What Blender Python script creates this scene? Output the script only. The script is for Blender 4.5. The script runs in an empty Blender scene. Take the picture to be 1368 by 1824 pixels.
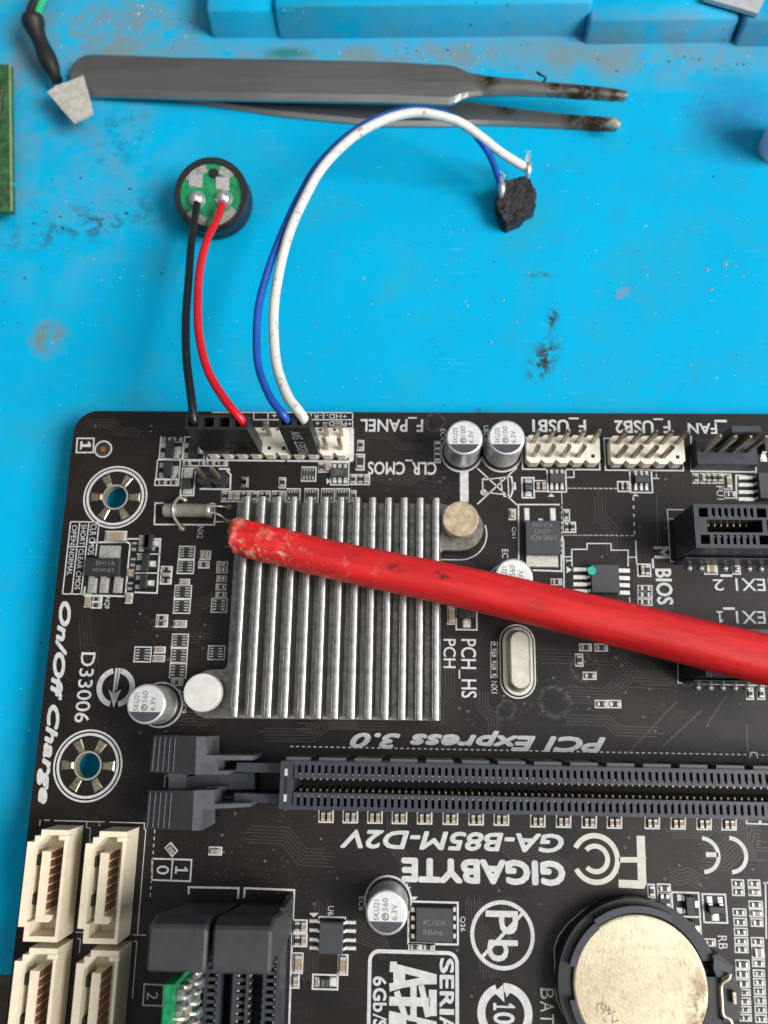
import bpy, math, random
from mathutils import Vector, Matrix
from mathutils.geometry import tessellate_polygon
random.seed(7)
sc = bpy.context.scene
COL = sc.collection
U = 0.1                      # 1 Blender unit = 1 cm; all sizes below in mm
R = math.radians

# ------------------------------------------------------------------ camera
F = 1468.618; CAM = Vector((61.844, -53.562, 139.813)); ROT = (0.245779, 0.0325537, 0.0172144)
cam = bpy.data.cameras.new("camera"); camo = bpy.data.objects.new("camera", cam); COL.objects.link(camo)
cam.sensor_fit = 'VERTICAL'; cam.sensor_height = 36; cam.lens = 36 * F / 1824
camo.location = CAM * U; camo.rotation_euler = ROT
cam.clip_start = 0.1; cam.clip_end = 2000
cam.dof.use_dof = True; cam.dof.focus_distance = 13.4; cam.dof.aperture_fstop = 0.16
sc.camera = camo
sc.unit_settings.scale_length = 0.01
# ------------------------------------------------------------------ world, lamps, exposure
w = bpy.data.worlds.new("World"); sc.world = w; w.use_nodes = True
w.node_tree.nodes['Background'].inputs[0].default_value = (0.93, 0.97, 1.0, 1)
w.node_tree.nodes['Background'].inputs[1].default_value = 0.16
def area(name, loc, target, size, energy, col):
    l = bpy.data.lights.new(name, 'AREA'); l.shape = 'RECTANGLE'; l.size, l.size_y = size; l.energy = energy; l.color = col
    o = bpy.data.objects.new(name, l); COL.objects.link(o); o.location = loc
    o.rotation_euler = (Vector(target) - Vector(loc)).to_track_quat('-Z', 'Y').to_euler(); return o
area("window_light", (135, -34, 124), (6, -2, 0), (94, 82), 540000, (1.0, 0.985, 0.96))
area("fill_panel", (44, 0, 135), (6, 0, 0), (165, 150), 70000, (0.97, 0.985, 1.0))  # added soft panel overhead, unseen, for metal reflections and fill
sc.view_settings.view_transform = 'Standard'; sc.view_settings.look = 'None'
sc.view_settings.exposure = 0.0; sc.view_settings.gamma = 1
sc.cycles.max_bounces = 6; sc.cycles.diffuse_bounces = 3; sc.cycles.glossy_bounces = 4
sc.cycles.sample_clamp_indirect = 4.0

# ------------------------------------------------------------------ measuring: a photo point at height z -> mm on the bench
RM = (Matrix.Rotation(ROT[2], 3, 'Z') @ Matrix.Rotation(ROT[1], 3, 'Y') @ Matrix.Rotation(ROT[0], 3, 'X'))
def B(x, y, z=0.0):
    d = RM @ Vector(((x - 684) / F, -(y - 912) / F, -1.0)); t = (z - CAM.z) / d.z
    return (CAM.x + d.x * t, CAM.y + d.y * t)
RG = {'P': (0, 0, 1), 'N1': (0, 0, 2), 'N2': (684, 0, 2), 'Z3': (0, 680, 2.974), 'Z4': (300, 700, 2.974), 'Z5': (700, 700, 3.42), 'Z6': (1000, 700, 3.717),
      'Z7': (80, 960, 3.42), 'Z8': (440, 960, 2.974), 'W1': (860, 960, 2.693), 'W2': (0, 1260, 2.85), 'W3': (460, 1280, 2.974), 'W4': (900, 1280, 2.923),
      'W5': (0, 1440, 2.974), 'W6': (440, 1540, 2.974), 'W7': (820, 1540, 2.496), 'D': (0, 1450, 4.877), 'L': (230, 1560, 4.56), 'K': (240, 1290, 4.56),
      'G': (1180, 730, 6.516), 'V': (980, 1580, 3.526), 'Q': (640, 1680, 5.262), 'H': (300, 700, 4.886)}
def A(t, x, y, z=0.0):
    a = RG[t]; return B(a[0] + x / a[2], a[1] + y / a[2], z)
def rect(t, x0, y0, x1, y1, z=0.0):
    p = [A(t, x0, y0, z), A(t, x1, y0, z), A(t, x1, y1, z), A(t, x0, y1, z)]
    return ((p[0][0] + p[3][0]) / 2, (p[3][1] + p[2][1]) / 2, (p[1][0] + p[2][0]) / 2, (p[0][1] + p[1][1]) / 2)

# ------------------------------------------------------------------ materials
MATS = {}
def new(name):
    m = bpy.data.materials.new(name); m.use_nodes = True; MATS[name] = m
    return m, m.node_tree, m.node_tree.nodes['Principled BSDF']
class NT:
    def __init__(s, nt): s.nt = nt; s.tc = nt.nodes.new('ShaderNodeTexCoord')
    def n(s, t, **k):
        x = s.nt.nodes.new('ShaderNode' + t)
        for a, b in k.items(): setattr(x, a, b)
        return x
    def link(s, a, b): s.nt.links.new(a, b)
    def noise(s, scale, detail=4, rough=.6, vec=None, dist=0):
        x = s.n('TexNoise'); x.inputs['Scale'].default_value = scale; x.inputs['Detail'].default_value = detail
        x.inputs['Roughness'].default_value = rough; x.inputs['Distortion'].default_value = dist
        s.link(vec if vec is not None else s.tc.outputs['Object'], x.inputs['Vector']); return x.outputs['Fac']
    def scaled(s, sx, sy, sz, rot=0):
        x = s.n('Mapping'); x.inputs['Scale'].default_value = (sx, sy, sz); x.inputs['Rotation'].default_value = (0, 0, rot)
        s.link(s.tc.outputs['Object'], x.inputs['Vector']); return x.outputs['Vector']
    def ramp(s, fac, a, b, lo=0., hi=1.):
        x = s.n('MapRange'); x.clamp = True
        for i, v in zip((1, 2, 3, 4), (a, b, lo, hi)): x.inputs[i].default_value = v
        s.link(fac, x.inputs[0]); return x.outputs[0]
    def mix(s, fac, a, b):
        x = s.n('Mix', data_type='RGBA')
        if isinstance(fac, (int, float)): x.inputs[0].default_value = fac
        else: s.link(fac, x.inputs[0])
        for v, i in ((a, 6), (b, 7)):
            if isinstance(v, tuple): x.inputs[i].default_value = (*v, 1)
            else: s.link(v, x.inputs[i])
        return x.outputs[2]
    def math(s, op, a, b=0.0):
        x = s.n('Math', operation=op)
        for v, i in ((a, 0), (b, 1)):
            if isinstance(v, (int, float)): x.inputs[i].default_value = v
            else: s.link(v, x.inputs[i])
        return x.outputs[0]
    def bump(s, h, strength, dist, bsdf):
        x = s.n('Bump'); x.inputs['Strength'].default_value = strength; x.inputs['Distance'].default_value = dist
        s.link(h, x.inputs['Height']); s.link(x.outputs[0], bsdf.inputs['Normal'])
    def blob(s, x, y, rx, ry, soft=.6, rot=0):          # a soft patch centred at x, y (object cm)
        v = s.n('VectorMath', operation='SUBTRACT'); s.link(s.tc.outputs['Object'], v.inputs[0]); v.inputs[1].default_value = (x, y, 0)
        m = s.n('Mapping'); m.vector_type = 'TEXTURE'; m.inputs['Rotation'].default_value = (0, 0, rot); m.inputs['Scale'].default_value = (rx, ry, 100)
        s.link(v.outputs[0], m.inputs['Vector'])
        l = s.n('VectorMath', operation='LENGTH'); s.link(m.outputs[0], l.inputs[0])
        return s.ramp(l.outputs['Value'], 1.0, 1.0 - soft)
def simple(name, col, rough=.5, metal=0., var=.12, nscale=6., bump=0., bscale=60., col2=None, spec=.5, coat=0., aniso=None, rvar=.12):
    m, nt, b = new(name); N = NT(nt)
    f = N.noise(nscale, 5, .65)
    c2 = col2 or tuple(c * (1 - 2.2 * var) for c in col)
    N.link(N.mix(N.ramp(f, .35, .68), c2, col), b.inputs['Base Color'])
    b.inputs['Metallic'].default_value = metal; b.inputs['Specular IOR Level'].default_value = spec; b.inputs['Coat Weight'].default_value = coat
    vec = N.scaled(*aniso) if aniso else None
    g = N.noise(bscale, 3, .6, vec)
    N.link(N.ramp(g, .3, .7, max(.05, rough - rvar), min(1, rough + rvar)), b.inputs['Roughness'])
    if bump: N.bump(g, bump, .01, b)
    return m
simple('silk', (.56, .56, .55), .55, var=.10, nscale=9, col2=(.42, .42, .415))
simple('silk_cream', (.56, .54, .47), .5, var=.10, nscale=9, col2=(.47, .45, .38))
simple('silk_dim', (.16, .16, .155), .6)
simple('trace', (.046, .033, .028), .40, var=.2, nscale=3)
simple('tin', (.62, .60, .55), .36, .65, var=.15, nscale=20, bump=.12, bscale=30, col2=(.45, .42, .36))
simple('solder', (.80, .79, .77), .25, .8, var=.08, nscale=20, bump=.2, bscale=30)
simple('pad_gold', (.62, .56, .42), .33, 1., var=.2, nscale=14, bump=.5, bscale=18, col2=(.42, .36, .24))
simple('pin_metal', (.55, .49, .38), .34, .7, var=.2, nscale=10, col2=(.33, .26, .17))
simple('brass', (.38, .27, .17), .38, .6, var=.2, nscale=12)
simple('copper', (.42, .17, .08), .4, .6, var=.1)
simple('chip_black', (.018, .018, .019), .48, var=.1, nscale=20, bump=.15, bscale=90)
simple('chip_grey', (.040, .043, .048), .5, var=.12, nscale=14, bump=.2, bscale=110)
simple('ceramic_tan', (.36, .27, .17), .45, var=.2, nscale=20)
simple('plastic_black', (.012, .012, .013), .38, var=.1, nscale=10, bump=.15, bscale=70)
simple('plastic_slot', (.034, .039, .053), .42, var=.16, nscale=7, bump=.12, bscale=60)
simple('plastic_latch', (.040, .040, .043), .5, var=.25, nscale=3, bump=.3, bscale=30, col2=(.026, .027, .031))
simple('plastic_clip', (.095, .10, .112), .45, var=.25, nscale=4, bump=.2, bscale=45, col2=(.06, .064, .072))
simple('deep', (.004, .004, .005), .7)
simple('cream', (.80, .765, .66), .42, var=.05, nscale=5, bump=.06, bscale=30, col2=(.72, .67, .55))
simple('cream_sata', (.82, .745, .58), .36, var=.06, nscale=4, bump=.06, bscale=25, col2=(.74, .64, .46))
simple('alu_can', (.74, .74, .72), .34, .72, var=.05, nscale=12, bump=.1, bscale=30, aniso=(1, 1, 14))
simple('can_top', (.74, .74, .73), .5, .55, var=.08, nscale=10, bump=.2, bscale=60)
simple('can_ink', (.055, .06, .07), .45, var=.15)
simple('alu_fin', (.66, .65, .64), .34, 1., var=.16, nscale=8, bump=.06, bscale=14, aniso=(9, .5, 3), col2=(.40, .39, .38))
simple('alu_base', (.28, .265, .23), .5, 1., var=.2, nscale=6, bump=.3, bscale=20)
simple('pin_white', (.62, .61, .57), .45, var=.08, nscale=6, bump=.1, bscale=40)
simple('crystal_can', (.62, .59, .52), .42, .75, var=.12, nscale=5, bump=.1, bscale=40, col2=(.50, .46, .38))
simple('fr4', (.20, .19, .13), .6)
simple('wire_red', (.62, .008, .02), .34, var=.1, bump=.12, bscale=20)
simple('wire_black', (.010, .010, .012), .34, var=.1, bump=.2, bscale=15)
simple('wire_blue', (.015, .085, .42), .38, var=.15, bump=.1, bscale=20)
simple('wire_green', (.03, .42, .20), .4)
simple('solder_mask_green', (.006, .30, .11), .3, var=.25, nscale=8)
simple('board_green', (.045, .15, .055), .4, var=.3, nscale=4)
simple('module_chip', (.30, .32, .28), .4, .2, var=.4, nscale=9, bump=.5, bscale=20)
simple('paper', (.50, .47, .41), .75, var=.15, nscale=7, bump=.4, bscale=25)
simple('plate_grey', (.55, .56, .57), .4, .3, var=.08)
m_ = simple('violet', (.82, .74, .97), .12, var=.03); m_.node_tree.nodes['Principled BSDF'].inputs['Transmission Weight'].default_value = .15
simple('deep_blue', (.02, .05, .30), .2, coat=.5)
simple('desk_wood', (.105, .085, .055), .6, var=.3, nscale=3, bump=.2, bscale=12)
simple('rubber', (.012, .012, .013), .5, bump=.3, bscale=20)
simple('hair', (.02, .02, .02), .5)

def pcb():
    m, nt, b = new('pcb'); N = NT(nt)
    big = N.noise(.55, 4, .6, dist=.5)
    base = N.mix(N.ramp(big, .4, .68), (.0060, .0043, .0036), (.016, .0102, .0078))
    blk = N.n('TexVoronoi', distance='CHEBYCHEV'); blk.inputs['Scale'].default_value = .9
    N.link(N.tc.outputs['Object'], blk.inputs['Vector'])
    sep = N.n('SeparateColor'); N.link(blk.outputs['Color'], sep.inputs[0])
    base = N.mix(N.math('MULTIPLY', N.ramp(sep.outputs[0], .62, .66), .35), base, (.016, .0085, .0075))
    st = N.noise(1.0, 3, .6, N.scaled(1.2, 38, 1))
    base = N.mix(N.math('MULTIPLY', N.ramp(st, .56, .72), .28), base, (.03, .029, .029))
    dust = N.math('MULTIPLY', N.ramp(N.noise(48, 2, .5), .66, .74), N.ramp(N.noise(.8, 3, .6), .36, .60))
    base = N.mix(N.math('MULTIPLY', dust, .42), base, (.32, .31, .30))
    for (px, py, r) in ((988, 1250, 2.4), (902, 1265, 1.5), (1042, 1188, 2.1), (775, 752, 1.6)):   # dried flux rings
        x, y = B(px, py)
        d = N.n('VectorMath', operation='DISTANCE'); N.link(N.tc.outputs['Object'], d.inputs[0]); d.inputs[1].default_value = (x * U, y * U, 0)
        wob = N.math('ADD', d.outputs['Value'], N.math('MULTIPLY', N.math('SUBTRACT', N.noise(5, 4, .7), .5), .22))
        ring = N.math('MULTIPLY', N.ramp(wob, r * U * .72, r * U), N.ramp(wob, r * U * 1.22, r * U))
        ring = N.math('MULTIPLY', ring, N.ramp(N.noise(14, 3, .7), .38, .6))
        base = N.mix(N.math('MULTIPLY', ring, .18), base, (.30, .31, .32))
    N.link(base, b.inputs['Base Color'])
    r1 = N.noise(2.2, 5, .65)
    N.link(N.ramp(r1, .3, .7, .36, .52), b.inputs['Roughness'])
    b.inputs['Specular IOR Level'].default_value = .30
    h = N.math('ADD', N.math('MULTIPLY', N.noise(70, 2, .5), .6), N.math('MULTIPLY', N.noise(1, 2, .5, N.scaled(4, 60, 1)), .5))
    N.bump(h, .38, .006, b)
pcb()

MZ = -6.2
MATO = B(684, 400, MZ)        # mat origin, mm
def matm():
    m, nt, b = new('mat_blue'); N = NT(nt)
    base = N.mix(N.ramp(N.noise(.35, 5, .6), .3, .7), (.0003, .33, .58), (.0003, .372, .635))
    base = N.mix(N.math('MULTIPLY', N.ramp(N.noise(2.6, 5, .65), .50, .75), .30), base, (.02, .25, .38))
    base = N.mix(N.math('MULTIPLY', N.ramp(N.noise(.55, 6, .7, dist=.6), .50, .66), .34), base, (.035, .28, .37))
    base = N.mix(N.math('MULTIPLY', N.ramp(N.noise(6, 5, .7), .60, .72), .22), base, (.03, .20, .27))
    def at(px, py):
        x, y = B(px, py, MZ); return ((x - MATO[0]) * U, (y - MATO[1]) * U)
    def stain_or_shade(px, py, rx, ry, col, amt, ns, lo, hi, soft=.7, rot=0):
        nonlocal base
        x, y = at(px, py)
        k = N.math('MULTIPLY', N.blob(x, y, rx * U, ry * U, soft, rot), N.ramp(N.noise(ns, 6, .7, dist=.4), lo, hi))
        base = N.mix(N.math('MULTIPLY', k, amt), base, col)
    grey = (.15, .225, .255); dark = (.035, .035, .030); brown = (.17, .16, .11)
    stain_or_shade(210, 60, 26, 16, grey, .95, 1.5, .40, .58)
    stain_or_shade(30, 120, 26, 26, grey, .75, 1.1, .42, .62)
    stain_or_shade(120, 300, 30, 34, grey, .5, .8, .45, .65)
    stain_or_shade(700, 100, 95, 6.5, grey, .95, 1.0, .32, .55, .8)
    stain_or_shade(1130, 105, 50, 9, grey, .9, 1.0, .36, .58, .8)
    stain_or_shade(150, 400, 22, 5.5, dark, .85, 3.0, .50, .62, .8, .2)
    stain_or_shade(215, 250, 7, 12, dark, .5, 3.0, .50, .62, .8, -.4)
    stain_or_shade(86, 604, 4.6, 5.0, brown, .75, 2.0, .42, .56, .5)
    stain_or_shade(968, 640, 3.2, 6.5, dark, 1., 5.0, .46, .54, .7, -.5)
    stain_or_shade(985, 565, 1.6, 4.2, dark, .9, 6.0, .47, .56, .7, -.2)
    stain_or_shade(965, 490, 4.0, .9, dark, .6, 5.0, .42, .6, .8)
    stain_or_shade(1110, 522, 2.0, 1.4, (.35, .10, .10), .8, 4., .4, .6, .8, .4)
    stain_or_shade(860, 733, 3.0, 1.2, dark, .6, 4., .42, .6, .8)
    stain_or_shade(1080, 700, 40, 14, (.02, .28, .42), .4, 1.4, .46, .66)
    stain_or_shade(400, 700, 40, 16, (.02, .28, .42), .4, 1.4, .46, .66)
    stain_or_shade(1310, 210, 14, 14, (.03, .16, .34), .7, .9, .3, .6)  # blue shadow beside the lens, painted into the mat colour
    stain_or_shade(1060, 330, 70, 30, (.02, .26, .38), .35, 1.8, .5, .66)
    stain_or_shade(510, 95, 7, 2, (.01, .16, .14), .8, 2., .3, .5)
    spk = N.math('MULTIPLY', N.ramp(N.noise(9, 2, .5), .70, .73), N.ramp(N.noise(1.3, 3, .6), .46, .6))
    base = N.mix(N.math('MULTIPLY', spk, .75), base, dark)
    spk2 = N.ramp(N.noise(11, 2, .5, N.scaled(1, 1.6, 1, .5)), .74, .77)
    base = N.mix(N.math('MULTIPLY', spk2, .6), base, (.6, .66, .66))
    sc1 = N.math('MULTIPLY', N.ramp(N.noise(1, 2, .4, N.scaled(1.4, 30, 1, .7)), .69, .71), N.ramp(N.noise(.9, 2, .5), .5, .6))
    base = N.mix(N.math('MULTIPLY', sc1, .18), base, (.25, .5, .6))
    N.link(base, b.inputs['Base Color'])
    N.link(N.ramp(N.noise(1.2, 5, .6), .3, .7, .46, .62), b.inputs['Roughness'])
    b.inputs['Specular IOR Level'].default_value = .06
    N.bump(N.math('ADD', N.noise(26, 4, .6), N.math('MULTIPLY', N.noise(3, 3, .6), .8)), .16, .02, b)
matm()
def stickm():
    m, nt, b = new('red_lacquer'); N = NT(nt)
    v = N.scaled(.5, 5, 5)
    base = N.mix(N.ramp(N.noise(1.6, 5, .6, v), .35, .68), (.46, .006, .008), (.68, .014, .014))
    base = N.mix(N.math('MULTIPLY', N.ramp(N.noise(2.4, 5, .65, N.scaled(.7, 3, 3)), .60, .70), .55), base, (.16, .01, .012))
    chip = N.ramp(N.noise(3.4, 6, .75, dist=.5), .54, .62)
    sx = N.n('SeparateXYZ'); N.link(N.tc.outputs['Object'], sx.inputs[0])
    near = N.ramp(sx.outputs[0], 2.6, -.1)
    base = N.mix(N.math('MULTIPLY', N.ramp(N.noise(6, 5, .7), .60, .68), N.math('MULTIPLY', near, .6)), base, (.55, .15, .12))
    low = N.ramp(N.math('ADD', sx.outputs[1], N.math('MULTIPLY', sx.outputs[0], -.05)), .02, -.22)
    base = N.mix(N.math('MULTIPLY', chip, N.math('MULTIPLY', N.math('POWER', near, .9), N.math('ADD', N.math('MULTIPLY', low, .75), .35))), base, (.62, .40, .26))
    base = N.mix(N.math('MULTIPLY', N.ramp(N.noise(5, 5, .7), .66, .72), .5), base, (.60, .24, .20))
    tip = N.math('MULTIPLY', N.ramp(sx.outputs[0], .22, -.05), N.ramp(N.noise(6, 6, .75), .40, .52))
    base = N.mix(N.math('MULTIPLY', tip, .85), base, (.50, .28, .17))
    for cx, cy in ((2.75, .05), (3.45, .1)):
        k = N.math('MULTIPLY', N.blob(cx, cy, .18, .1, .7), N.ramp(N.noise(9, 4, .7), .42, .55))
        base = N.mix(k, base, (.05, .01, .01))
    N.link(base, b.inputs['Base Color'])
    N.link(N.ramp(N.noise(4, 4, .6, v), .3, .7, .44, .62), b.inputs['Roughness'])
    N.bump(N.math('ADD', N.noise(4, 6, .7, N.scaled(.6, 2, 2)), N.math('MULTIPLY', N.math('MULTIPLY', chip, near), -.9)), .38, .03, b)
stickm()
MZ = -6.2
def steelm():
    m, nt, b = new('steel'); N = NT(nt)
    base = N.mix(N.ramp(N.noise(.5, 4, .6, N.scaled(.5, 3, 1)), .3, .75), (.27, .265, .255), (.38, .375, .36))
    x, y = B(1070, 165, 5)
    for px, py, r, z, o in ((1050, 160, 4.5, 2, 0), (990, 152, 2.5, 2, 0), (1055, 218, 5.5, MZ + 1, 1), (870, 140, 3, 1, 0), (1095, 168, 1.6, 2, 0)):
        x, y = B(px, py, z); ax_, ay_ = B(160, 140, MZ + 1) if o else B(124, 128, MZ + 1.9); x -= ax_; y -= ay_
        base = N.mix(N.math('MULTIPLY', N.blob(x * U, y * U, r * U, .4, .8), N.ramp(N.noise(5, 4, .7), .36, .52)), base, (.075, .05, .025))
    N.link(base, b.inputs['Base Color']); b.inputs['Metallic'].default_value = .9
    N.link(N.ramp(N.noise(2, 4, .6, N.scaled(.15, 10, 3)), .3, .7, .32, .40), b.inputs['Roughness'])
    N.bump(N.noise(30, 3, .6, N.scaled(.1, 3, 3)), .03, .01, b)
steelm()
def coinm():
    m, nt, b = new('coin_steel'); N = NT(nt)
    base = N.mix(N.ramp(N.noise(1.1, 4, .6), .3, .7), (.40, .345, .235), (.56, .495, .36))
    base = N.mix(N.math('MULTIPLY', N.ramp(N.noise(8, 6, .8), .50, .62), .55), base, (.30, .25, .17))
    x, y = 0.88, -.35
    base = N.mix(N.math('MULTIPLY', N.blob(x, y, .32, .75, .8), N.ramp(N.noise(4, 4, .7), .35, .55)), base, (.10, .05, .025))
    N.link(base, b.inputs['Base Color']); b.inputs['Metallic'].default_value = .8
    N.link(N.ramp(N.noise(6, 4, .6), .3, .7, .42, .58), b.inputs['Roughness'])
    N.bump(N.noise(22, 5, .7), .3, .02, b)
coinm()
def wirewhite():
    m, nt, b = new('wire_white'); N = NT(nt)
    base = N.mix(N.ramp(N.noise(7, 5, .7, N.scaled(1, 1, 1)), .56, .66), (.60, .59, .55), (.30, .28, .24))
    N.link(base, b.inputs['Base Color']); b.inputs['Roughness'].default_value = .42
wirewhite()
def lumpm():
    m, nt, b = new('burnt_black'); N = NT(nt)
    N.link(N.mix(N.ramp(N.noise(9, 5, .7), .4, .7), (.010, .010, .011), (.045, .045, .047)), b.inputs['Base Color'])
    b.inputs['Roughness'].default_value = .55
    N.bump(N.noise(9, 6, .75, dist=1.), .9, .06, b)
lumpm()

# ------------------------------------------------------------------ mesh kit (mm)
class MB:
    def __init__(s): s.v = []; s.f = []; s.m = []; s.s = []; s.names = []; s.xf = None
    def mi(s, n):
        if n not in s.names: s.names.append(n)
        return s.names.index(n)
    def add(s, vs, fs, m, smooth=False):
        o = len(s.v); k = s.mi(m)
        s.v += [s.xf(p) if s.xf else tuple(p) for p in vs]
        for f in fs: s.f.append([i + o for i in f]); s.m.append(k); s.s.append(smooth)
    def box(s, x0, y0, z0, x1, y1, z1, m, t=0.0, bottom=False):     # t: top inset (tapered sides)
        vs = [(x0, y0, z0), (x1, y0, z0), (x1, y1, z0), (x0, y1, z0), (x0 + t, y0 + t, z1), (x1 - t, y0 + t, z1), (x1 - t, y1 - t, z1), (x0 + t, y1 - t, z1)]
        fs = [(4, 5, 6, 7), (0, 1, 5, 4), (1, 2, 6, 5), (2, 3, 7, 6), (3, 0, 4, 7)]
        if bottom: fs.append((3, 2, 1, 0))
        s.add(vs, fs, m)
    def cbox(s, x0, y0, z0, x1, y1, z1, m, c=.2):                   # every edge chamfered
        cx, cy, cz, hx, hy, hz = (x0 + x1) / 2, (y0 + y1) / 2, (z0 + z1) / 2, (x1 - x0) / 2, (y1 - y0) / 2, (z1 - z0) / 2
        c = min(c, hx * .9, hy * .9, hz * .9); vs = []; idx = {}
        for sx in (-1, 1):
            for sy in (-1, 1):
                for sz in (-1, 1):
                    for a in range(3):
                        d = [hx - c, hy - c, hz - c]; d[a] += c
                        idx[(sx, sy, sz, a)] = len(vs); vs.append((cx + sx * d[0], cy + sy * d[1], cz + sz * d[2]))
        fs = []
        def q(ids, n):
            p = [Vector(vs[i]) for i in ids]
            if (p[1] - p[0]).cross(p[2] - p[0]).dot(Vector(n)) < 0: ids = ids[::-1]
            fs.append(ids)
        for a in range(3):
            b, d = (a + 1) % 3, (a + 2) % 3
            for sg in (-1, 1):
                ids = []
                for u, v in ((-1, -1), (1, -1), (1, 1), (-1, 1)):
                    k = [0, 0, 0]; k[a] = sg; k[b] = u; k[d] = v; ids.append(idx[(*k, a)])
                n = [0, 0, 0]; n[a] = sg; q(ids, n)
            for u in (-1, 1):
                for v in (-1, 1):
                    ids = []
                    for e, ax in ((-1, b), (-1, d), (1, d), (1, b)):
                        k = [0, 0, 0]; k[a] = e; k[b] = u; k[d] = v; ids.append(idx[(*k, ax)])
                    n = [0, 0, 0]; n[b] = u; n[d] = v; q(ids, n)
        for sx in (-1, 1):
            for sy in (-1, 1):
                for sz in (-1, 1): q([idx[(sx, sy, sz, a)] for a in range(3)], (sx, sy, sz))
        s.add(vs, fs, m)
    def poly(s, loops, z, m):                                        # flat sheet, first loop outer, others holes
        pts = [p for l in loops for p in l]
        tri = tessellate_polygon([[Vector((p[0], p[1], 0)) for p in l] for l in loops])
        fs = []
        for t in tri:
            a, b, c = (pts[i] for i in t)
            ar = (b[0] - a[0]) * (c[1] - a[1]) - (b[1] - a[1]) * (c[0] - a[0])
            fs.append(t if ar > 0 else t[::-1])
        s.add([(p[0], p[1], z) for p in pts], fs, m)
    def prism(s, loops, z0, z1, m, top=None, ch=0.0, inner=None):
        s.poly(loops, z1, top or m)
        for k, l in enumerate(loops):
            ar = sum(l[i][0] * l[(i + 1) % len(l)][1] - l[(i + 1) % len(l)][0] * l[i][1] for i in range(len(l)))
            if (ar > 0) != (k == 0): l = l[::-1]
            n = len(l)
            s.add([(p[0], p[1], z0) for p in l] + [(p[0], p[1], z1) for p in l], [(i, (i + 1) % n, n + (i + 1) % n, n + i) for i in range(n)], (inner if k and inner else m))
    def lathe(s, cx, cy, prof, m, n=28, ms=None, sharp=25):
        for i in range(len(prof) - 1):
            (r0, z0), (r1, z1) = prof[i], prof[i + 1]
            mm = ms[i] if ms else m
            vs = []
            for r, z in ((r0, z0), (r1, z1)):
                for k in range(n):
                    a = 2 * math.pi * k / n; vs.append((cx + r * math.cos(a), cy + r * math.sin(a), z))
            if r1 < 1e-6:
                vs = vs[:n] + [(cx, cy, z1)]; s.add(vs, [(k, (k + 1) % n, n) for k in range(n)], mm, False)
            else: s.add(vs, [(k, (k + 1) % n, n + (k + 1) % n, n + k) for k in range(n)], mm, True)
    def tube(s, pts, rad, m, n=10, cap=True, flat=1.0):
        P = [Vector(p) for p in pts]; vs = []; prev = None
        for i, p in enumerate(P):
            t = (P[min(i + 1, len(P) - 1)] - P[max(i - 1, 0)]).normalized()
            if prev is None: u = t.orthogonal().normalized()
            else: u = (prev - t * prev.dot(t)).normalized()
            prev = u; v = t.cross(u); r = rad[i] if isinstance(rad, (list, tuple)) else rad
            for k in range(n):
                a = 2 * math.pi * k / n; vs.append(tuple(p + u * (r * math.cos(a)) + v * (r * math.sin(a))))
        fs = [(i * n + k, i * n + (k + 1) % n, (i + 1) * n + (k + 1) % n, (i + 1) * n + k) for i in range(len(P) - 1) for k in range(n)]
        s.add(vs, fs, m, True)
        if cap: s.add(vs[:n], [tuple(range(n))[::-1]], m); s.add(vs[-n:], [tuple(range(n))], m)
    def ring(s, cx, cy, r0, r1, z, m, a0=0, a1=360, n=48):
        full = abs(a1 - a0) >= 359.9; vs = []
        k = n + (0 if full else 1)
        for i in range(k):
            a = R(a0 + (a1 - a0) * i / n); vs += [(cx + r0 * math.cos(a), cy + r0 * math.sin(a), z), (cx + r1 * math.cos(a), cy + r1 * math.sin(a), z)]
        fs = [(2 * i, 2 * i + 1, (2 * i + 3) % (2 * k), (2 * i + 2) % (2 * k)) for i in range(n)]
        s.add(vs, fs, m)
    def stroke(s, pts, wd, z, m, closed=False):                      # flat ribbon with mitred corners
        P = [Vector(p[:2]) for p in pts]; n = len(P); vs = []
        for i in range(n):
            a = P[(i - 1) % n] if (closed or i > 0) else None; c = P[(i + 1) % n] if (closed or i < n - 1) else None
            d1 = (P[i] - a).normalized() if a is not None else None; d2 = (c - P[i]).normalized() if c is not None else None
            d1 = d1 or d2; d2 = d2 or d1
            n1 = Vector((-d1.y, d1.x)); n2 = Vector((-d2.y, d2.x)); b = (n1 + n2)
            b = b.normalized() if b.length > 1e-4 else n1
            k = wd / 2 / max(.35, b.dot(n1)); vs += [(*(P[i] + b * k), z), (*(P[i] - b * k), z)]
        rng = range(n if closed else n - 1)
        s.add(vs, [(2 * i + 1, 2 * ((i + 1) % n) + 1, 2 * ((i + 1) % n), 2 * i) for i in rng], m)
    def mesh(s, name, loc=(0, 0, 0)):
        me = bpy.data.meshes.new(name)
        me.from_pydata([((v[0] - loc[0]) * U, (v[1] - loc[1]) * U, (v[2] - loc[2]) * U) for v in s.v], [], s.f)
        for n in s.names: me.materials.append(MATS[n])
        me.polygons.foreach_set('material_index', s.m); me.polygons.foreach_set('use_smooth', s.s); me.update()
        return me
    def build(s, name, parent=None, loc=(0, 0, 0), label=None, kind=None):
        return put(name, s.mesh(name, loc), parent, loc, 0, label, kind)
POS = {}
def put(name, me, parent=None, loc=(0, 0, 0), rz=0, label=None, kind=None):
    o = bpy.data.objects.new(name, me); COL.objects.link(o)
    pl = POS.get(parent.name, (0, 0, 0)) if parent else (0, 0, 0)
    if parent: o.parent = parent
    o.location = [(a - b) * U for a, b in zip(loc, pl)]; o.rotation_euler = (0, 0, rz)
    POS[o.name] = tuple(loc)
    if label: o['label'] = label
    if kind: o['kind'] = kind
    return o
def thing(name, loc, label, cat):
    o = put(name, None, None, loc); o['label'] = label; o['category'] = cat; return o
TXT = {}
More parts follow.
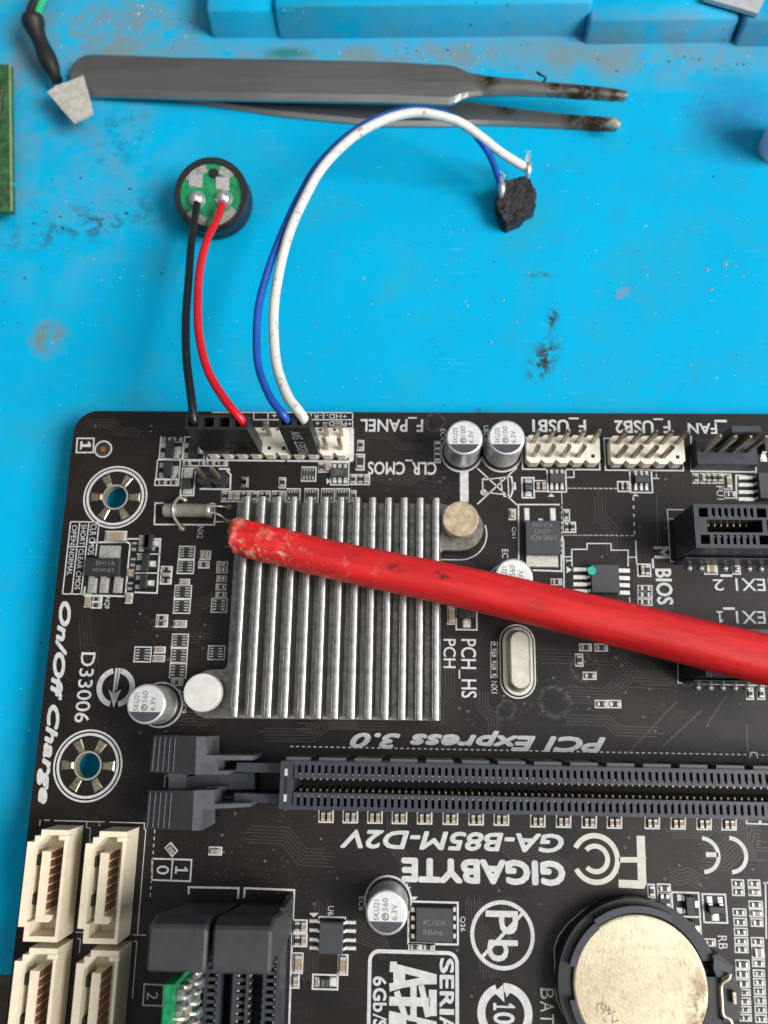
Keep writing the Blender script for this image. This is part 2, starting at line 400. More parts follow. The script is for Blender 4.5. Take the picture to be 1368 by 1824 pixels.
ONE = ([(0, 0), (.6, 0), (.6, .14), (.39, .14), (.39, 1), (.24, 1), (0, .8), (.06, .68), (.22, .78), (.22, .14), (0, .14)], [tuple(range(11))])
def glyphs(s, bold=0.0, shear=0.0, spacing=1.0):
    if s == '1': return ONE
    k = (s, bold, shear, spacing)
    if k not in TXT:
        cu = bpy.data.curves.new('t', 'FONT'); cu.body = s; cu.offset = bold; cu.shear = shear; cu.resolution_u = 3; cu.space_character = spacing
        ob = bpy.data.objects.new('t', cu); COL.objects.link(ob)
        me = bpy.data.meshes.new_from_object(ob); bpy.data.objects.remove(ob); bpy.data.curves.remove(cu)
        TXT[k] = ([tuple(v.co[:2]) for v in me.vertices], [tuple(p.vertices) for p in me.polygons]); bpy.data.meshes.remove(me)
    return TXT[k]
def text(mb, s, r, rot, z, m, bold=0.0, shear=0.0, spacing=1.0, k=None):      # fit the word into the rect r (x0, y0, x1, y1)
    if bold > 0 and (r[3] - r[1]) > 1.2 and (r[2] - r[0]) > 1.2:          # heavier strokes: the word printed five times, a hair apart
        hgt = min(r[2] - r[0], r[3] - r[1]); b = bold * hgt * .95; q4 = (r[0] + b, r[1] + b, r[2] - b, r[3] - b)
        for i, (dx, dy) in enumerate(((0, 0), (1, 0), (-1, 0), (0, 1), (0, -1), (.7, .7), (-.7, .7), (.7, -.7), (-.7, -.7))):
            text(mb, s, (q4[0] + dx * b, q4[1] + dy * b, q4[2] + dx * b, q4[3] + dy * b), rot, z + i * .0025, m, 0.0, shear, spacing)
        return
    vs, fs = glyphs(s, 0.0 if bold > 0 else bold, shear, spacing)
    if not vs: return
    c, q = {0: (1, 0), 90: (0, 1), 180: (-1, 0), -90: (0, -1)}[rot]
    w_ = [(x * c - y * q, x * q + y * c) for x, y in vs]
    x0, x1 = min(p[0] for p in w_), max(p[0] for p in w_); y0, y1 = min(p[1] for p in w_), max(p[1] for p in w_)
    a, b = (r[2] - r[0]) / (x1 - x0), (r[3] - r[1]) / (y1 - y0)
    vv = [(r[0] + (p[0] - x0) * a, r[1] + (p[1] - y0) * b, z) for p in w_]
    ff = []
    for f in fs:
        ar = sum(vv[f[i]][0] * vv[f[(i + 1) % len(f)]][1] - vv[f[(i + 1) % len(f)]][0] * vv[f[i]][1] for i in range(len(f)))
        ff.append(f if ar > 0 else f[::-1])
    mb.add(vv, ff, m)
def circ(cx, cy, r, n=32, a0=0, a1=360):
    k = n if a1 - a0 >= 360 else n + 1
    return [(cx + r * math.cos(R(a0 + (a1 - a0) * i / n)), cy + r * math.sin(R(a0 + (a1 - a0) * i / n))) for i in range(k)]
def spline(pts, n=8):
    P = [Vector(p) for p in pts]; P = [2 * P[0] - P[1]] + P + [2 * P[-1] - P[-2]]; out = []
    for i in range(1, len(P) - 2):
        a, b, c, d = P[i - 1:i + 3]
        for k in range(n):
            t = k / n; out.append(.5 * ((2 * b) + (c - a) * t + (2 * a - 5 * b + 4 * c - d) * t * t + (3 * b - a - 3 * c + d) * t ** 3))
    out.append(P[-2]); return out
# ================================================================== desk and mat
MZ = -6.2
d = MB(); d.poly([[(-900, -600), (1000, -600), (1000, 700), (-900, 700)]], MZ - 1.6, 'desk_wood')
d.build('desk', None, (0, 0, MZ - 1.6), kind='structure')
ML = (MATO[0], MATO[1], MZ)
mat_ = thing('work_mat', ML, 'bright blue silicone work mat, scuffed and sooty, lying under the circuit board and tweezers', 'mat')
my = B(40, 1737, MZ)[1]
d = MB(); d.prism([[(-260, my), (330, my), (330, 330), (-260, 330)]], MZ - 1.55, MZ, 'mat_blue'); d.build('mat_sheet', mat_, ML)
def wall(x0p, x1p, yp, z, c=1.1, back=330, yb=None):
    a = B(x0p, yp, MZ); b = B(x1p, yp + (x1p - x0p) * .022, MZ)
    m = MB(); m.cbox(a[0], (a[1] + b[1]) / 2, MZ - .5, b[0], back, z, 'mat_blue', c); m.build('tray_wall', mat_, ML)
def wallf(x0p, x1p, yp, z, fz, xe=None):       # wall whose front face leans back
    a = B(x0p, yp, MZ); b = B(x1p, yp, MZ); x1 = xe or b[0]; y = a[1]
    m = MB(); n = 12; L = []
    prof = [(0, MZ - .3), (.25, MZ + .5), (.9, z - .7), (1.25, z - .25), (1.9, z), (160, z), (160, MZ - .3)]
    c = .9; xs = [a[0], a[0] + .35, a[0] + c, x1 - c, x1 - .35, x1]; ins = [1.3, .45, 0, 0, .45, 1.3]
    vs = []
    for x, i in zip(xs, ins):
        for k, (py, pz) in enumerate(prof): vs.append((x, y + (py + i * (.3 if k < 5 else 0)), pz - (i * .55 if k in (2, 3, 4, 5) else 0)))
    q = len(prof); fs = [(i * q + k, (i + 1) * q + k, (i + 1) * q + k + 1, i * q + k + 1) for i in range(5) for k in range(q - 1)]
    m.add(vs, fs, 'mat_blue', True); m.add(vs[:q], [tuple(range(q))[::-1]], 'mat_blue'); m.add(vs[-q:], [tuple(range(q))], 'mat_blue')
    m.build('tray_wall', mat_, ML)
wallf(377, 498, 69, 0.2, 0)
wallf(496, 1044, 71, 1.6, 0)
wallf(1040, 1302, 80, -.6, 0)
wallf(1308, 1400, 84, -.2, 0, B(1368, 84, MZ)[0] + 60)

# ================================================================== motherboard
mb = thing('motherboard', (0, 0, -1.6), 'black computer motherboard with white lettering, silver heatsink and cream sockets, lying on the blue mat', 'motherboard')
POS['motherboard'] = (0, 0, -1.6)
H1, H2 = (8.88, -16.25), (8.76, -61.93)
cr = 4.2
out = [(0.0 + cr + cr * math.cos(R(a)), -cr + cr * math.sin(R(a))) for a in range(180, 89, -9)] + [(150, 0), (150, -120), (0, -120)]
d = MB(); d.prism([out[::-1], circ(*H1, 2.0, 32), circ(*H2, 2.0, 32)], -1.6, 0, 'pcb', inner='fr4')
d.build('circuit_board', mb, (0, 0, 0))
SILK = MB(); LET = None
ZS = .035
def line(t, pts, wd=.2, closed=False, m='silk', z=ZS, mb_=None): (mb_ or SILK).stroke([A(t, *p) for p in pts], wd, z, m, closed)
def ol(t, x0, y0, x1, y1, wd=.2, m='silk'):
    r = rect(t, x0, y0, x1, y1); h = wd / 2
    SILK.stroke([(r[0] + h, r[1] + h), (r[2] - h, r[1] + h), (r[2] - h, r[3] - h), (r[0] + h, r[3] - h)], wd, ZS, m, True)
def dash(t, p, q, on=.55, off=.35, wd=.14, m='silk'):
    a, b = Vector(A(t, *p)), Vector(A(t, *q)); L = (b - a).length; u = (b - a) / L; s = 0
    while s < L: SILK.stroke([a + u * s, a + u * min(L, s + on)], wd, ZS, m); s += on + off
def word(s, t, x0, y0, x1, y1, rot, m='silk', bold=0.0, shear=0.0, spacing=1.0, z=ZS + .008, parent=None, label=None, r=None):
    k = MB(); r = r or rect(t, x0, y0, x1, y1); text(k, s, r, rot, z, m, bold, shear, spacing)
    return k.build('printed_word', parent or mb, ((r[0] + r[2]) / 2, (r[1] + r[3]) / 2, z), label)
def wordline(s, t, p, q, h, rot, **k):          # word along a measured mid-line, h mm tall
    a, b = A(t, *p), A(t, *q)
    if rot in (90, -90): c = (a[0] + b[0]) / 2; r = (c - h / 2, min(a[1], b[1]), c + h / 2, max(a[1], b[1]))
    else: c = (a[1] + b[1]) / 2; r = (min(a[0], b[0]), c - h / 2, max(a[0], b[0]), c + h / 2)
    return word(s, t, 0, 0, 0, 0, rot, r=r, **k)
# ---- mounting holes
for H in (H1, H2):
    d = MB()
    d.ring(*H, 5.45, 5.75, ZS, 'silk'); d.ring(*H, 4.75, 5.18, ZS, 'silk')
    d.ring(*H, 2.02, 2.32, ZS, 'tin', n=40)
    k = d.build('mounting_hole', mb, (*H, 0))
    for i in range(6):
        a = 60 * i; p = MB(); p.add([(H[0] + r * math.cos(R(a + da)), H[1] + r * math.sin(R(a + da)), z) for r, da, z in ((2.45, -13, .03), (4.5, -10.5, .03), (4.5, 10.5, .03), (2.45, 13, .03), (2.7, -9, .16), (4.3, -8, .13), (4.3, 8, .13), (2.7, 9, .16))],
            [(4, 5, 6, 7), (0, 1, 5, 4), (1, 2, 6, 5), (2, 3, 7, 6), (3, 0, 4, 7)], 'pad_gold'); p.build('contact_pad', k, (*H, 0))
# ---- fiducial, box with 1
c = A('Z3', 547, 357); d = MB(); d.ring(*c, 1.36, 1.62, ZS, 'silk'); d.ring(*c, 0, 1.3, .015, 'trace'); d.ring(*c, 0, .48, .03, 'copper'); d.build('alignment_mark', mb, (*c, 0))
line('Z3', [(410, 300), (498, 300), (494, 375), (405, 375)], .26, True); word('1', 'Z3', 425, 316, 482, 360, -90, bold=.03)

# ---- small parts -----------------------------------------------------------
CM = {}
def chip_mesh(kind, L, W):
    L, W = max(.55, round(L, 1)), max(.3, round(W, 1)); k = (kind, L, W)
    if k in CM: return CM[k]
    d = MB(); h = min(.55, W * (.75 if kind == 'c' else .5)); e = min(L * .27, .5); hl, hw = L / 2, W / 2
    for s in (-1, 1):
        x0, x1 = (-hl - .1, -hl + e) if s < 0 else (hl - e, hl + .1)
        a = .2 if s < 0 else 0; b = 0 if s < 0 else .2
        d.add([(x0, -hw - .05, 0), (x1, -hw - .05, 0), (x1, hw + .05, 0), (x0, hw + .05, 0), (x0 + a, -hw + .04, h + .02), (x1 - b, -hw + .04, h + .02), (x1 - b, hw - .04, h + .02), (x0 + a, hw - .04, h + .02)],
              [(4, 5, 6, 7), (0, 1, 5, 4), (1, 2, 6, 5), (2, 3, 7, 6), (3, 0, 4, 7)], 'tin')
    d.box(-hl + e * .8, -hw, 0, hl - e * .8, hw, h, 'ceramic_tan' if kind == 'c' else 'chip_black', .03)
    CM[k] = d.mesh('chip'); return CM[k]
NC = 0
def chip(kind, t, x0, y0, x1, y1, rot=None, label=None):
    r = rect(t, x0, y0, x1, y1); cx, cy = (r[0] + r[2]) / 2, (r[1] + r[3]) / 2; w_, h_ = r[2] - r[0], r[3] - r[1]
    v = h_ > w_; L, W = (h_, w_) if v else (w_, h_)
    rz = (math.pi / 2 if v else 0) if rot is None else rot
    return put('chip_capacitor' if kind == 'c' else 'chip_resistor', chip_mesh(kind, L, W), mb, (cx, cy, .01), rz + random.uniform(-.03, .03), label)
def array(t, x0, y0, x1, y1, o=True, vert=False, txt=None, n=4):
    if o: ol(t, x0, y0, x1, y1)
    r = rect(t, x0, y0, x1, y1); cx, cy = (r[0] + r[2]) / 2, (r[1] + r[3]) / 2; i = .32 if o else 0
    w_, h_ = round(r[2] - r[0] - 2 * i, 1), round(r[3] - r[1] - 2 * i, 1)
    k = ('a', w_, h_, vert, n)
    if k not in CM:
        d = MB(); a, b = (w_, h_) if not vert else (h_, w_)
        if vert: d.xf = lambda p: (-p[1], p[0], p[2])
        d.box(-a / 2 + .05, -b * .34, .05, a / 2 - .05, b * .34, .38, 'chip_black')
        for j in range(n):
            x = -a / 2 + a * (j + .5) / n; q = a / n * .33
            for s in (-1, 1): d.box(x - q, min(s * b * .5, s * b * .17), 0, x + q, max(s * b * .5, s * b * .17), .42, 'tin', .05)
        CM[k] = d.mesh('array')
    return put('resistor_array', CM[k], mb, (cx, cy, .01))
def transistor(t, body, pads, name='transistor', h=1.0, txt=None, label=None, m='chip_black'):
    r = rect(t, *body); cx, cy = (r[0] + r[2]) / 2, (r[1] + r[3]) / 2
    d = MB(); d.cbox(r[0], r[1], .12, r[2], r[3], h, m, .12); o = d.build(name, mb, (cx, cy, 0), label)
    for p in pads:
        q = rect(t, *p); d = MB()
        vert = not (q[2] < r[0] + .25 or q[0] > r[2] - .25)
        d.box(*q[:2], .01, q[2], q[3], .1, 'tin', .05)
        mx, my_ = (q[0] + q[2]) / 2, (q[1] + q[3]) / 2
        if vert:
            s = 1 if my_ > cy else -1; hw = (q[2] - q[0]) * .32; e = r[3] if s > 0 else r[1]; f = q[3] - .15 if s > 0 else q[1] + .15
            mid = e + s * .25 if abs(f - e) > .3 else e
            vs = [(mx + a * hw, y, z) for a in (-1, 1) for y, z in ((e - s * .1, h * .5), (mid, h * .5), (mid + s * .1, .18), (f, .14))]
        else:
            s = 1 if mx > cx else -1; hw = (q[3] - q[1]) * .32; e = r[2] if s > 0 else r[0]; f = q[2] - .15 if s > 0 else q[0] + .15
            mid = e + s * .25 if abs(f - e) > .3 else e
            vs = [(x, my_ + a * hw, z) for a in (-1, 1) for x, z in ((e - s * .1, h * .5), (mid, h * .5), (mid + s * .1, .18), (f, .14))]
        up = (s > 0) != vert
        fs = [(i, i + 1, i + 5, i + 4) for i in range(3)]
        if not up: fs = [f_[::-1] for f_ in fs]
        d.add(vs, [f_[::-1] for f_ in fs], 'solder'); d.add([(v[0], v[1], v[2] - .1) for v in vs], fs, 'solder')
        for a, b_ in ((0, 0), (4, 4)): d.add([vs[a + i] for i in range(4)] + [(vs[a + i][0], vs[a + i][1], vs[a + i][2] - .1) for i in range(4)], [(i, i + 1, i + 5, i + 4) for i in range(3)], 'solder')
        d.build('lead', o, (mx, my_, 0))
    if txt:
        for s, bx, rot in txt: word(s, t, *bx, rot, m='silk_dim', z=h + .012, parent=o)
    return o
# ---- top left group (Z3)
ol('Z3', 845, 290, 972, 412); ol('Z3', 828, 412, 955, 518); ol('Z3', 818, 518, 950, 552); ol('Z3', 856, 290, 975, 322, .16)
for b in ((868, 297, 905, 316), (922, 297, 966, 316)): chip('r', 'Z3', *b)
ol('Z3', 972, 290, 1088, 416)
transistor('Z3', (884, 318, 928, 404), [(852, 326, 880, 352), (850, 374, 878, 402), (920, 344, 962, 384)])
transistor('Z3', (872, 424, 918, 506), [(846, 430, 872, 456), (843, 482, 870, 508), (908, 446, 946, 490)])
transistor('Z3', (1004, 312, 1052, 404), [(976, 326, 1002, 352), (976, 376, 1002, 404), (1048, 344, 1082, 384)])
for b in ((840, 524, 882, 546), (902, 524, 944, 546)): chip('r', 'Z3', *b)
ol('Z3', 958, 455, 1034, 606)
transistor('Z3', (968, 514, 1016, 572), [(972, 460, 1022, 512), (966, 566, 1020, 598)], 'diode', .8)
ol('Z3', 966, 418, 1208, 448, .18)
for b in ((972, 424, 1010, 444), (1052, 424, 1084, 444), (1096, 424, 1136, 444), (1156, 424, 1196, 444)): chip('r', 'Z3', *b)
# clear jumper header
def pin(parent, x, y, z0, z1, m='pin_metal', s=.32):
    k = ('pin', round(z1 - z0, 1), m, s)
    if k not in CM:
        d = MB(); h = z1 - z0; d.box(-s, -s, 0, s, s, h - .5, m); d.add([(-s, -s, h - .5), (s, -s, h - .5), (s, s, h - .5), (-s, s, h - .5), (-s * .5, -s * .5, h), (s * .5, -s * .5, h), (s * .5, s * .5, h), (-s * .5, s * .5, h)],
            [(4, 5, 6, 7), (0, 1, 5, 4), (1, 2, 6, 5), (2, 3, 7, 6), (3, 0, 4, 7)], m); CM[k] = d.mesh('pin')
    return put('pin', CM[k], parent, (x, y, z0))
c1, c2 = A('Z3', 1082, 508, 2.4), A('Z3', 1160, 508, 2.4)
cx, cy = (c1[0] + c2[0]) / 2, (c1[1] + c2[1]) / 2
def block(x, y, n, nr, m, zt=2.54, p=2.54):          # row of header cells with notched corners, joined into one housing
    hx, hy, c = n * p / 2, nr * p / 2, .62; L = []
    for i in range(n): L += [(x - hx + i * p + c, y - hy), (x - hx + (i + 1) * p - c, y - hy)] + ([(x - hx + (i + 1) * p, y - hy + c)] if i < n - 1 else [(x + hx, y - hy + c)])
    for i in range(n): L += ([(x + hx, y + hy - c)] if i == 0 else []) + [(x + hx - i * p - c, y + hy), (x + hx - (i + 1) * p + c, y + hy)] + ([(x + hx - (i + 1) * p, y + hy - c)])
    L += [(x - hx, y - hy + c)]
    d = MB(); d.prism([L], .12, zt, m)
    for i in range(1, n): d.stroke([(x - hx + i * p, y - hy + c), (x - hx + i * p, y + hy - c)], .05, zt + .012, 'pad_gold' if m == 'cream' else 'deep')
    return d
hd = block(cx, cy, 2, 1, 'chip_black', 2.4).build('jumper_header', mb, (cx, cy, 0), 'black two pin header beside the cylindrical crystal')
for s in (-1, 1): pin(hd, cx + s * 1.27, cy, 2.3, 8.4, 'brass')
line('Z3', [(1200, 470), (1222, 492), (1220, 570), (1058, 568)], .28); line('Z3', [(1160, 462), (1212, 462), (1216, 474)], .3)
ol('Z3', 1275, 505, 1315, 562); chip('c', 'Z3', 1284, 511, 1308, 556)
# row under the header (Z4)
ol('Z4', 280, 518, 345, 578, .18); ol('Z4', 345, 518, 475, 578, .18); ol('Z4', 475, 518, 542, 574, .18); ol('Z4', 548, 518, 622, 578, .18)
for k, x0, x1 in (('r', 289, 312), ('c', 318, 343), ('c', 354, 380), ('r', 388, 409), ('c', 417, 441), ('r', 447, 467), ('r', 482, 504), ('r', 512, 534), ('r', 555, 577), ('c', 587, 612)): chip(k, 'Z4', x0, 528, x1, 570)
for b in ((625, 505, 700, 580), (720, 505, 796, 580), (808, 505, 882, 580), (886, 505, 962, 580)): array('Z4', *b)
ol('Z4', 966, 515, 996, 576, .18); chip('r', 'Z4', 972, 524, 990, 568)
a = array('Z4', 704, 390, 784, 470); word('220', 'Z4', 722, 420, 766, 437, 180, m='silk_dim', z=.42, parent=a)
ol('Z4', 383, 447, 425, 503); chip('c', 'Z4', 392, 453, 416, 497)
ol('Z4', 584, 447, 623, 506); chip('r', 'Z4', 593, 453, 614, 500)
ol('Z4', 793, 368, 828, 422, .18); ol('Z4', 826, 368, 862, 422, .18); chip('r', 'Z4', 799, 375, 821, 416); chip('c', 'Z4', 833, 375, 856, 416)
ol('Z4', 858, 366, 958, 490)
transistor('Z4', (862, 403, 948, 453), [(x - 10, 376, x + 10, 402) for x in (880, 908, 937)] + [(x - 11, 448, x + 11, 480) for x in (880, 908, 937)], 'protection_chip', .9, m='chip_grey', txt=[('A2C', (880, 414, 930, 440), 180)])
d = A('Z4', 838, 454); SILK.poly([[A('Z4', 838, 485), A('Z4', 856, 468), A('Z4', 838, 452)]], ZS, 'silk')
ol('Z4', 962, 430, 996, 488, .18); ol('Z4', 996, 430, 1068, 488, .18)
for k, x0, x1 in (('r', 968, 990), ('r', 1007, 1030), ('c', 1037, 1060)): chip(k, 'Z4', x0, 438, x1, 480)
ol('Z4', 1000, 250, 1037, 308); chip('r', 'Z4', 1009, 256, 1029, 301)
ol('Z4', 993, 322, 1040, 411); chip('r', 'Z4', 1002, 332, 1031, 401)
# ---- front panel header
XB, YB, q = 36.39, -7.79, 2.54
fx0, fx1 = XB - 4 * q, XB + 5 * q; fcx, fcy = (fx0 + fx1) / 2, YB + q / 2
fp = block(fcx, fcy, 10, 2, 'cream').build('front_panel_header', mb, (fcx, fcy, 0), 'cream two row pin header with both wire plugs pushed on it')
for i in (4, 5): pin(fp, XB + i * q, YB, 2.4, 8.6)
for i in (0, 4, 5): pin(fp, XB + i * q, YB + q, 2.4, 8.6)
for i in (0, 1): d = MB(); d.box(XB + i * q - .3, YB - .3, 2.5, XB + i * q + .3, YB + .3, 2.56, 'deep'); d.build('pin_hole', fp, (XB + i * q, YB, 2.5))
line('Z4', [(205, 330), (205, 356), (618, 360)], .28); line('Z4', [(628, 360), (965, 362)], .28)
line('Z4', [(962, 360), (970, 350), (970, 200), (945, 200)], .85)
for pts in ([(230, 103), (978, 105)], [(450, 142), (978, 142)], [(450, 186), (978, 186)], [(452, 103), (452, 142)], [(528, 103), (528, 186)], [(590, 103), (590, 186)], [(755, 105), (755, 186)], [(822, 105), (822, 142)], [(976, 103), (976, 186)]): line('Z4', pts, .19)
for s, b in (('+HD-', (835, 112, 945, 135)), ('-R', (768, 112, 812, 135)), ('+PLED-', (835, 150, 970, 176)), ('+', (780, 150, 800, 172)), ('+', (548, 110, 575, 130))): word(s, 'Z4', *b, 180)
word('F_PANEL', 'Z4', 1017, 128, 1349, 206, 180, bold=.02, label='white word F_PANEL printed upside down')
word('CLR_CMOS', 'P', 655, 819, 777.5, 846, 180, bold=.02, label='white word CLR_CMOS printed upside down')
word('F_USB1', 'Z5', 848, 150, 1176, 240, 180, bold=.03); word('F_USB2', 'Z6', 352, 168, 722, 268, 180, bold=.03)
word('_FAN', 'Z6', 836, 172, 1098, 272, 180, bold=.03) if False else word('FAN', 'Z6', 836, 200, 1030, 272, 180, bold=.03)
r = rect('Z6', 1012, 178, 1094, 194); SILK.poly([[(r[0], r[1]), (r[2], r[1]), (r[2], r[3]), (r[0], r[3])]], ZS, 'silk')
# ---- USB headers
for xa, ya, ax, lab in ((82.66, -8.88, 0, 'cream pin header nearest the two capacitors, under the word F_USB1'), (97.15, -8.95, 0, 'cream pin header nearest the dark fan socket, under the word F_USB2')):
    cx, cy = xa + 2 * q, ya + q / 2
    h = block(cx, cy, 5, 2, 'cream').build('usb_header', mb, (cx, cy, 0), lab)
    for i in range(5):
        if i < 4: pin(h, xa + i * q, ya, 2.4, 8.7, 'pin_metal' if xa < 90 else 'brass')
        pin(h, xa + i * q, ya + q, 2.4, 8.7, 'pin_metal' if xa < 90 else 'brass')
    d = MB(); d.box(xa + 4 * q - .3, ya - .3, 2.5, xa + 4 * q + .3, ya + .3, 2.56, 'deep'); d.build('pin_hole', h, (xa + 4 * q, ya, 2.5))
    x0, x1, y0, y1 = cx - 6.75, cx + 6.75, cy - 2.95, cy + 2.95
    SILK.stroke([(x0, y0), (x1, y0), (x1, y1), (x0, y1)], .24, ZS, 'silk', True)
# ---- capacitors
def capacitor(t, x, y, lines, mark, label, zt=8.0, dark=True, base='alu_can'):
    c = A(t, x, y, zt); o = put('electrolytic_capacitor', None, mb, (*c, 0), 0, label)
    d = MB(); d.lathe(*c, [(3.45, .03), (3.45, .5), (3.3, .75), (2.6, .8)], 'plastic_black'); d.build('base', o, (*c, 0))
    d = MB(); d.lathe(*c, [(3.02, .7), (3.12, .9), (3.12, 1.45), (2.93, 1.65), (2.93, 1.85), (3.12, 2.05), (3.12, zt - .38), (3.06, zt - .16), (2.92, zt - .04), (2.78, zt), (0, zt)], 'alu_can', 44,
        ['alu_can'] * 8 + ['alu_can', 'can_top']); d.build('can', o, (*c, 0))
    if dark:
        seg = [(c[0] + 2.76 * math.cos(R(a)), c[1] + 2.76 * math.sin(R(a))) for a in range(206, 335, 8)]
        d = MB(); d.poly([seg], zt + .012, 'can_ink'); d.build('polarity_mark', o, (*c, zt))
    hs = [.78, .72, .78]; xs = [-1.55, -.25, 1.1]
    for i, s in enumerate(lines):
        L = (2.75, 2.75, 2.15)[i]; y0 = c[1] - 1.05 + (0 if i < 2 else .05)
        if i == 1:
            L = 1.75; y1 = y0 + 1.25; k = MB(); k.ring(c[0] + xs[1] + .05, y0 + .5, .36, .52, zt + .014, 'can_ink', n=24); k.ring(c[0] + xs[1] + .05, y0 + .5, .1, .25, zt + .014, 'can_ink', 60, 300, 12); k.build('printed_emblem', o, (*c, zt))
        else: y1 = y0
        word(s, t, 0, 0, 0, 0, 90, m='can_ink', z=zt + .014, parent=o, r=(c[0] + xs[i] - .38, y1, c[0] + xs[i] + .42, y1 + L), bold=-.004)
    return o, c
for (t, x, y, ls, lab) in (('P', 827.2, 779, ('5KU25', '100', '6.3V'), 'silver can capacitor printed 5KU25, beside the word F_PANEL'), ('P', 902.3, 779, ('5KU25', '100', '6.3V'), 'silver can capacitor printed 5KU25, beside the first cream USB header'),
        ('P', 259.8, 1253.9, ('5KU21', '560', '6.3V'), 'silver can capacitor printed 5KU21, beside the round white push pin'), ('P', 688.8, 1625.7, ('5KU21', '560', '6.3V'), 'silver can capacitor printed 5KU21, below the large brand lettering'),
        ('P', 915.5, 1028, ('5KU21', '560', '6.3V'), 'silver can capacitor half hidden under the red stick')):
    o, c = capacitor(t, x, y, ls, None, lab)
    SILK.ring(*c, 0, 3.75, ZS - .012, 'silk')
for s, b in (('EC4', ('Z5', 288, 220, 320, 288)), ('UEC6', ('Z5', 551, 200, 582, 290)), ('EC9', ('Z7', 832, 985, 862, 1062)), ('EC6', ('W6', 592, 170, 622, 242)), ('EC', ('W1', 92, 50, 122, 92))): word(s, *b, -90)
word('+', 'Z7', 803, 915, 840, 950, 0); word('+', 'W6', 832, 100, 866, 142, 0)
ol('Z5', 250, 292, 292, 360, .18); ol('Z5', 250, 356, 292, 427, .18); chip('r', 'Z5', 258, 302, 285, 350); chip('r', 'Z5', 258, 368, 285, 416)
r = rect('Z5', 408, 466, 460, 664); SILK.poly([[(r[0], r[1]), (r[2], r[1]), (r[2], r[3]), (r[0], r[3])]], ZS, 'silk')
# crossed out bin
BIN = MB()
for pts, wd, cl in (([(513, 458), (755, 682)], .24, 0), ([(755, 455), (513, 678)], .24, 0), ([(545, 530), (700, 512), (705, 622), (548, 604)], .2, 1), ([(700, 508), (722, 512), (730, 560), (728, 600), (718, 630), (672, 628)], .3, 0),
        ([(738, 545), (741, 590)], .55, 0), ([(655, 520), (668, 612)], .2, 0), ([(540, 530), (560, 520)], .3, 0)): line('Z5', pts, wd, bool(cl), mb_=BIN)
BIN.ring(*A('Z5', 552, 605), .28, .55, ZS, 'silk', n=20); BIN.build('printed_bin_symbol', mb, (*A('Z5', 632, 568), 0), label='white crossed out wheeled bin symbol')
ol('Z5', 782, 512, 864, 643, .28)
transistor('Z5', (800, 552, 848, 604), [(802, 526, 846, 552), (802, 604, 846, 632)], 'fuse', .7, txt=[('R0', (808, 566, 842, 594), 180)])
line('Z5', [(864, 534), (936, 534)], .2); line('Z5', [(864, 600), (936, 600)], .2)
chip('c', 'Z5', 872, 545, 894, 592); chip('c', 'Z5', 906, 545, 930, 592)
ol('Z5', 936, 462, 1058, 607, .26)
transistor('Z5', (950, 497, 1044, 554), [(x - 11, 466, x + 11, 496) for x in (966, 997, 1029)] + [(x - 11, 554, x + 11, 592) for x in (966, 997, 1029)], 'protection_chip', .9, m='chip_grey')
SILK.poly([[A('Z5', 943, 632), A('Z5', 985, 632), A('Z5', 964, 612)]], ZS, 'silk')
line('Z5', [(1060, 514), (1102, 514), (1102, 462)], .2, m='silk')
ol('Z6', 450, 505, 604, 664, .26)
transistor('Z6', (478, 552, 579, 604), [(x - 12, 516, x + 12, 550) for x in (491, 528, 563)] + [(x - 12, 606, x + 12, 648) for x in (491, 528, 563)], 'protection_chip', .9, m='chip_grey')
ol('Z6', 369, 583, 452, 657, .24); chip('c', 'Z6', 392, 594, 412, 642); chip('c', 'Z6', 428, 594, 446, 642)
SILK.poly([[A('Z6', 468, 684), A('Z6', 514, 684), A('Z6', 490, 666)]], ZS, 'silk'); line('Z6', [(604, 566), (648, 566)], .2); dash('Z6', (628, 505), (628, 560))
dash('Z5', (1062, 580), (1366, 581)); dash('Z6', (45, 632), (366, 635)); dash('Z5', (1036, 866), (1366, 867)); dash('Z6', (5, 942), (490, 945))
line('Z5', [(1027, 605), (1030, 680)], .14); dash('Z6', (476, 690), (484, 945), .6, .9, .28)
ol('Z5', 1035, 708, 1078, 780, .2); chip('r', 'Z5', 1044, 718, 1064, 770)
ol('Z5', 1034, 784, 1116, 853, .22); chip('r', 'Z5', 1046, 792, 1068, 842); chip('r', 'Z5', 1080, 792, 1104, 842)
ol('Z5', 704, 706, 749, 775, .22); chip('c', 'Z5', 714, 714, 738, 765)
# ---- power transistor with tab, flash chip
line('Z5', [(766, 1020), (764, 680), (1016, 680)], .26); line('W1', [(376, 0), (378, 155), (240, 150)], .3); dash('Z5', (1028, 690), (1026, 1000), .5, .4)
line('Z5', [(1033, 870), (1033, 1026)], .2)
po = transistor('Z5', (798, 792, 1010, 996), [(798, 700, 832, 790), (882, 764, 914, 790), (955, 700, 992, 790)], 'power_transistor', 2.0, m='chip_grey',
    txt=[('41K1A0', (840, 808, 960, 832), 180), ('ADNET', (850, 845, 950, 872), 180), ('10E4D', (830, 882, 980, 912), 180)], label='square grey power chip with a silver tab and two long legs')
r = rect('W1', 205, 84, 362, 138); d = MB(); d.box(r[0], r[1], .02, r[2], r[3] + .8, .5, 'tin', .1); d.build('heat_tab', po, ((r[0] + r[2]) / 2, (r[1] + r[3]) / 2, 0))
word('Q61', 'Z5', 722, 817, 750, 884, -90)
fl = transistor('W1', (510, 130, 644, 266), [(432, y - 11, 500, y + 11) for y in (147, 184, 218, 251)] + [(648, y - 11, 706, y + 11) for y in (152, 188, 222, 258)], 'flash_chip', 1.7, m='chip_grey', label='grey memory chip with a turquoise paint dot')
